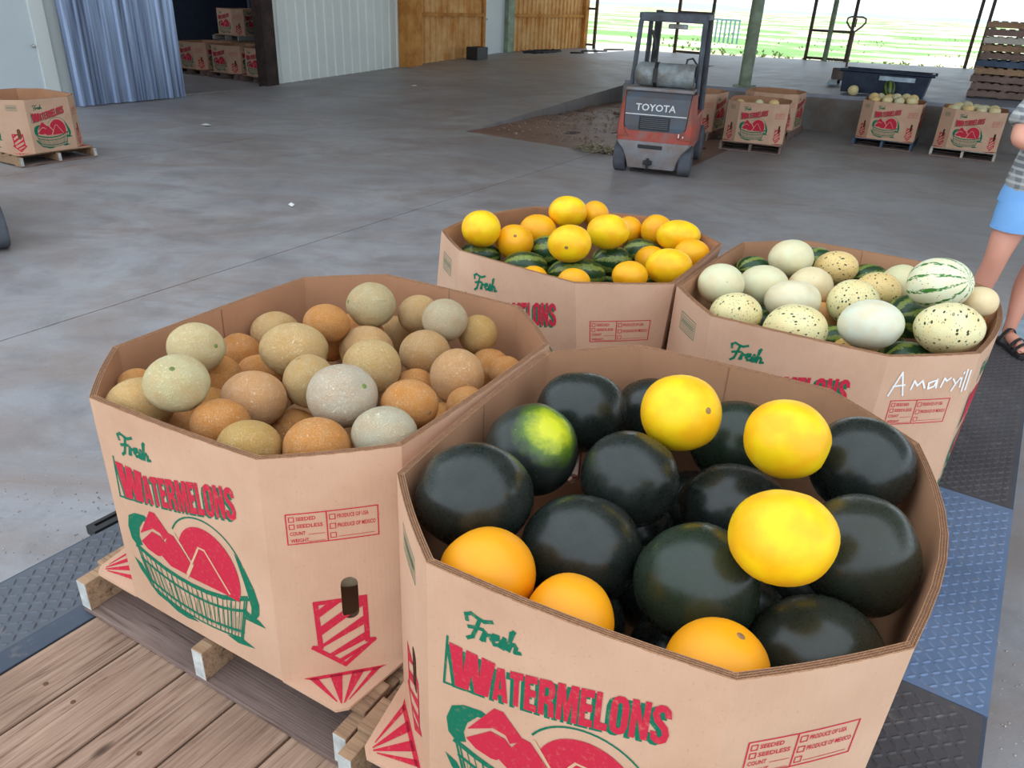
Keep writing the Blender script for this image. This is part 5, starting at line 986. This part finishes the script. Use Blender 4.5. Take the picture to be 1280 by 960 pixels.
def skin(name, nodes, edges, mat, root=0, lev=2):
    me = bpy.data.meshes.new(name); me.from_pydata([Vector(p) - PO for p, r in nodes], edges, []); ob = bpy.data.objects.new(name, me); C.objects.link(ob); md = ob.modifiers.new('s', 'SKIN'); md.use_smooth_shade = True; md.branch_smoothing = .6
    for i, (p, r) in enumerate(nodes):
        sv = me.skin_vertices[0].data[i]; sv.radius = r if isinstance(r, tuple) else (r, r); sv.use_root = i == root
    sm_ = ob.modifiers.new('u', 'SUBSURF'); sm_.levels = lev; sm_.render_levels = lev
    dg = bpy.context.evaluated_depsgraph_get(); m2 = bpy.data.meshes.new_from_object(ob.evaluated_get(dg)); bpy.data.objects.remove(ob); m2.name = name; m2.materials.clear(); smooth(m2); return link(name, m2, mat, pe)
N, Ed = [], []
def ch(start, pts):
    prev = start
    for p, r in pts: N.append((p, r)); Ed.append((prev, len(N) - 1)); prev = len(N) - 1
    return prev
N.append(((2.80, 4.20, 1.40), (.15, .11)))
chest = ch(0, [((2.80, 4.20, 1.55), (.135, .10)), ((2.80, 4.20, 1.72), (.15, .11)), ((2.80, 4.20, 1.86), (.11, .085))])
nk = ch(chest, [((2.80, 4.19, 1.93), .055), ((2.80, 4.18, 1.98), .052), ((2.80, 4.165, 2.04), (.078, .09)), ((2.80, 4.165, 2.11), (.08, .098)), ((2.80, 4.17, 2.17), (.06, .075))])
def leg(hx, kx, ax, ay):
    k = ch(0, [((hx, 4.19, 1.33), .098), ((hx * .6 + kx * .4, 4.17, 1.19), .088), ((kx, 4.14, 1.02), .064), ((kx, 4.145, .97), .060), ((kx, 4.18, .84), .060), ((ax, ay + .02, .66), .040), ((ax, ay + .02, .59), .036)])
    k2 = ch(k, [((ax, ay + .03, .545), .034), ((ax - .01, ay - .05, .545), .034), ((ax - .015, ay - .12, .535), (.040, .024)), ((ax - .02, ay - .165, .528), (.038, .016))])
    for i, d in enumerate((-.034, -.016, .0, .016, .032)): ch(k2, [((ax - .02 + d * -1, ay - .20 + abs(d) * .3 + (.012 if i > 2 else 0), .522), .011 if i else .013)])
leg(2.72, 2.655, 2.655, 4.19); leg(2.89, 2.89, 2.885, 4.14)
def arm(s, el, wr, dirv):
    k = ch(chest, [((2.80 + s * .13, 4.20, 1.86), .06), ((2.80 + s * .175, 4.19, 1.82), .055), ((el[0] * .5 + (2.80 + s * .175) * .5, 4.17, el[2] * .5 + .91), .050), (el, .045), ((el[0] * .5 + wr[0] * .5, el[1] * .5 + wr[1] * .5, el[2] * .5 + wr[2] * .5), .042), (wr, .030)])
    d = Vector(dirv).normalized(); w_ = Vector(wr); up = Vector((0, 0, 1)); k = ch(k, [(tuple(w_ + d * .05), (.034, .02)), (tuple(w_ + d * .085), (.036, .018))])
    for i, l in enumerate((.065, .078, .072, .055)):
        q = w_ + d * .10 + up * (.027 - .018 * i); cu2 = Vector((0, .012, -.01)); ch(k, [(tuple(q), .0095), (tuple(q + d * l * .5 + cu2 * .5), .009), (tuple(q + d * l + cu2 * 2), .008)])
    ch(k - 1, [(tuple(w_ + d * .06 + up * .035), .011), (tuple(w_ + d * .10 + up * .06), .0095)])
arm(-1, (2.555, 4.14, 1.63), (2.70, 3.96, 1.60), (1, -.15, .05)); arm(1, (2.99, 4.14, 1.63), (2.84, 3.96, 1.58), (-1, -.1, 0))
body = skin('body', N, Ed, M['skin'])
# face and hair
hc = Vector((2.80, 4.155, 2.085)) - PO
for s in (-1, 1):
    mb = MB(); mb.lathe([(-.008, .001), (-.005, .006), (0, .008), (.005, .006), (.008, .001)], hc + Vector((s * .032, -.088, .01)), (0, 1, 0), 12); ey = mb.build('eye', M['white'], pe, True); mb = MB(); mb.lathe([(-.0095, .002), (-.0065, .0045)], hc + Vector((s * .032, -.088, .01)), (0, 1, 0), 10); mb.build('iris', M['blk'], ey)
    mb = MB(); mb.lathe([(-.01, .006), (-.006, .02), (.004, .026), (.01, .012)], hc + Vector((s * .083, .0, 0)), (1, 0, 0), 12); mb.build('ear', M['skin'], pe, True)
mb = MB(); mb.tube([hc + Vector((0, -.09, .015)), hc + Vector((0, -.108, -.015)), hc + Vector((0, -.09, -.028))], [.009, .014, .012], 8); mb.build('nose', M['skin'], pe, True)
mb = MB(); mb.tube([hc + Vector((-.025, -.084, -.05)), hc + Vector((0, -.094, -.052)), hc + Vector((.025, -.084, -.05))], [.004, .007, .004], 8); mb.build('mouth', plain('lips', srgb(176, 96, 90), .5), pe, True)
V_, F_ = SPH[True]; hv = []
for v in V_:
    s = 1.0 + .04 * noise.noise(v * 4); front = v.y < -.25 and v.z < .45; q = Vector((v.x * .094, v.y * .112, v.z * .115 - (.10 if (v.z < -.1 and v.y > -.1) else 0))) * s
    if front: q *= .55
    hv.append(hc + Vector((0, .018, .02)) + q)
hm = bpy.data.meshes.new('hair'); hm.from_pydata(hv, [], F_); smooth(hm); link('hair', hm, M['hair'], pe)
# clothes
sn = [((2.80, 4.20, 1.335), (.20, .16)), ((2.80, 4.20, 1.40), (.195, .155)), ((2.80, 4.20, 1.52), (.18, .142)), ((2.80, 4.20, 1.70), (.175, .135)), ((2.80, 4.20, 1.85), (.13, .10)), ((2.80, 4.195, 1.915), (.075, .07)), ((2.64, 4.195, 1.845), .075), ((2.575, 4.175, 1.73), .075), ((2.555, 4.16, 1.69), .072), ((2.92, 4.195, 1.845), .075), ((2.965, 4.175, 1.73), .075), ((2.985, 4.16, 1.69), .072)]
skin('shirt', sn, [(0, 1), (1, 2), (2, 3), (3, 4), (4, 5), (4, 6), (6, 7), (7, 8), (4, 9), (9, 10), (10, 11)], M['shirt'], 0, 2)
mb = MB()
def ring(c, rx, ry, n=20): return [Vector((c[0] + rx * cos(2 * pi * k / n) * (1 + .02 * sin(5 * k)), c[1] + ry * sin(2 * pi * k / n), c[2])) - PO for k in range(n)]
loft(mb, [ring((2.80, 4.20, 1.28), .15, .12), ring((2.80, 4.20, 1.30), .19, .145), ring((2.80, 4.20, 1.35), .185, .145), ring((2.80, 4.20, 1.43), .165, .125)])
for hx, kx in ((2.72, 2.705), (2.89, 2.915)): loft(mb, [ring((kx, 4.165, 1.165), .108, .112), ring((kx, 4.165, 1.18), .106, .112), ring((kx * .6 + hx * .4, 4.17, 1.24), .11, .12), ring((hx, 4.19, 1.32), .10, .12)])
mb.build('shorts', M['denim'], pe, True)
mb = MB()
for kx in (2.705, 2.915): loft(mb, [ring((kx, 4.165, 1.160), .110, .114), ring((kx, 4.165, 1.178), .110, .114)])
mb.build('shorts_hem', M['denim'], pe, True)
for ax, ay in ((2.655, 4.19), (2.885, 4.14)):
    b0 = Vector((ax - .012, ay - .06, DZ + .006)) - PO; mb = MB(); prof = [(-.036, .13), (.036, .13), (.045, .05), (.04, -.02), (.052, -.10), (.045, -.15), (.0, -.175), (-.04, -.155), (-.05, -.10), (-.038, -.02), (-.042, .05)]
    mb.prism([(x + b0.x, y + b0.y) for x, y in prof], b0.z - .001, b0.z + .02); so_ = mb.build('sandal', M['blk'], pe)
    for y, hh in ((-.10, .052), (-.055, .066), (.05, .085)):
        mb = MB(); P = [b0 + Vector((.052 * cos(a), y + .01 * sin(a * 2), .014 + hh * sin(a))) for a in [pi * i / 10 for i in range(11)]]
        for a, b in zip(P, P[1:]): o_ = Vector((0, .012, 0)); u_ = Vector((0, 0, .004)); mb.add([a - o_, a + o_, b + o_, b - o_, a - o_ + u_, a + o_ + u_, b + o_ + u_, b - o_ + u_], [(0, 1, 2, 3), (7, 6, 5, 4), (0, 3, 7, 4), (1, 5, 6, 2)])
        mb.build('strap', M['blk'], so_)
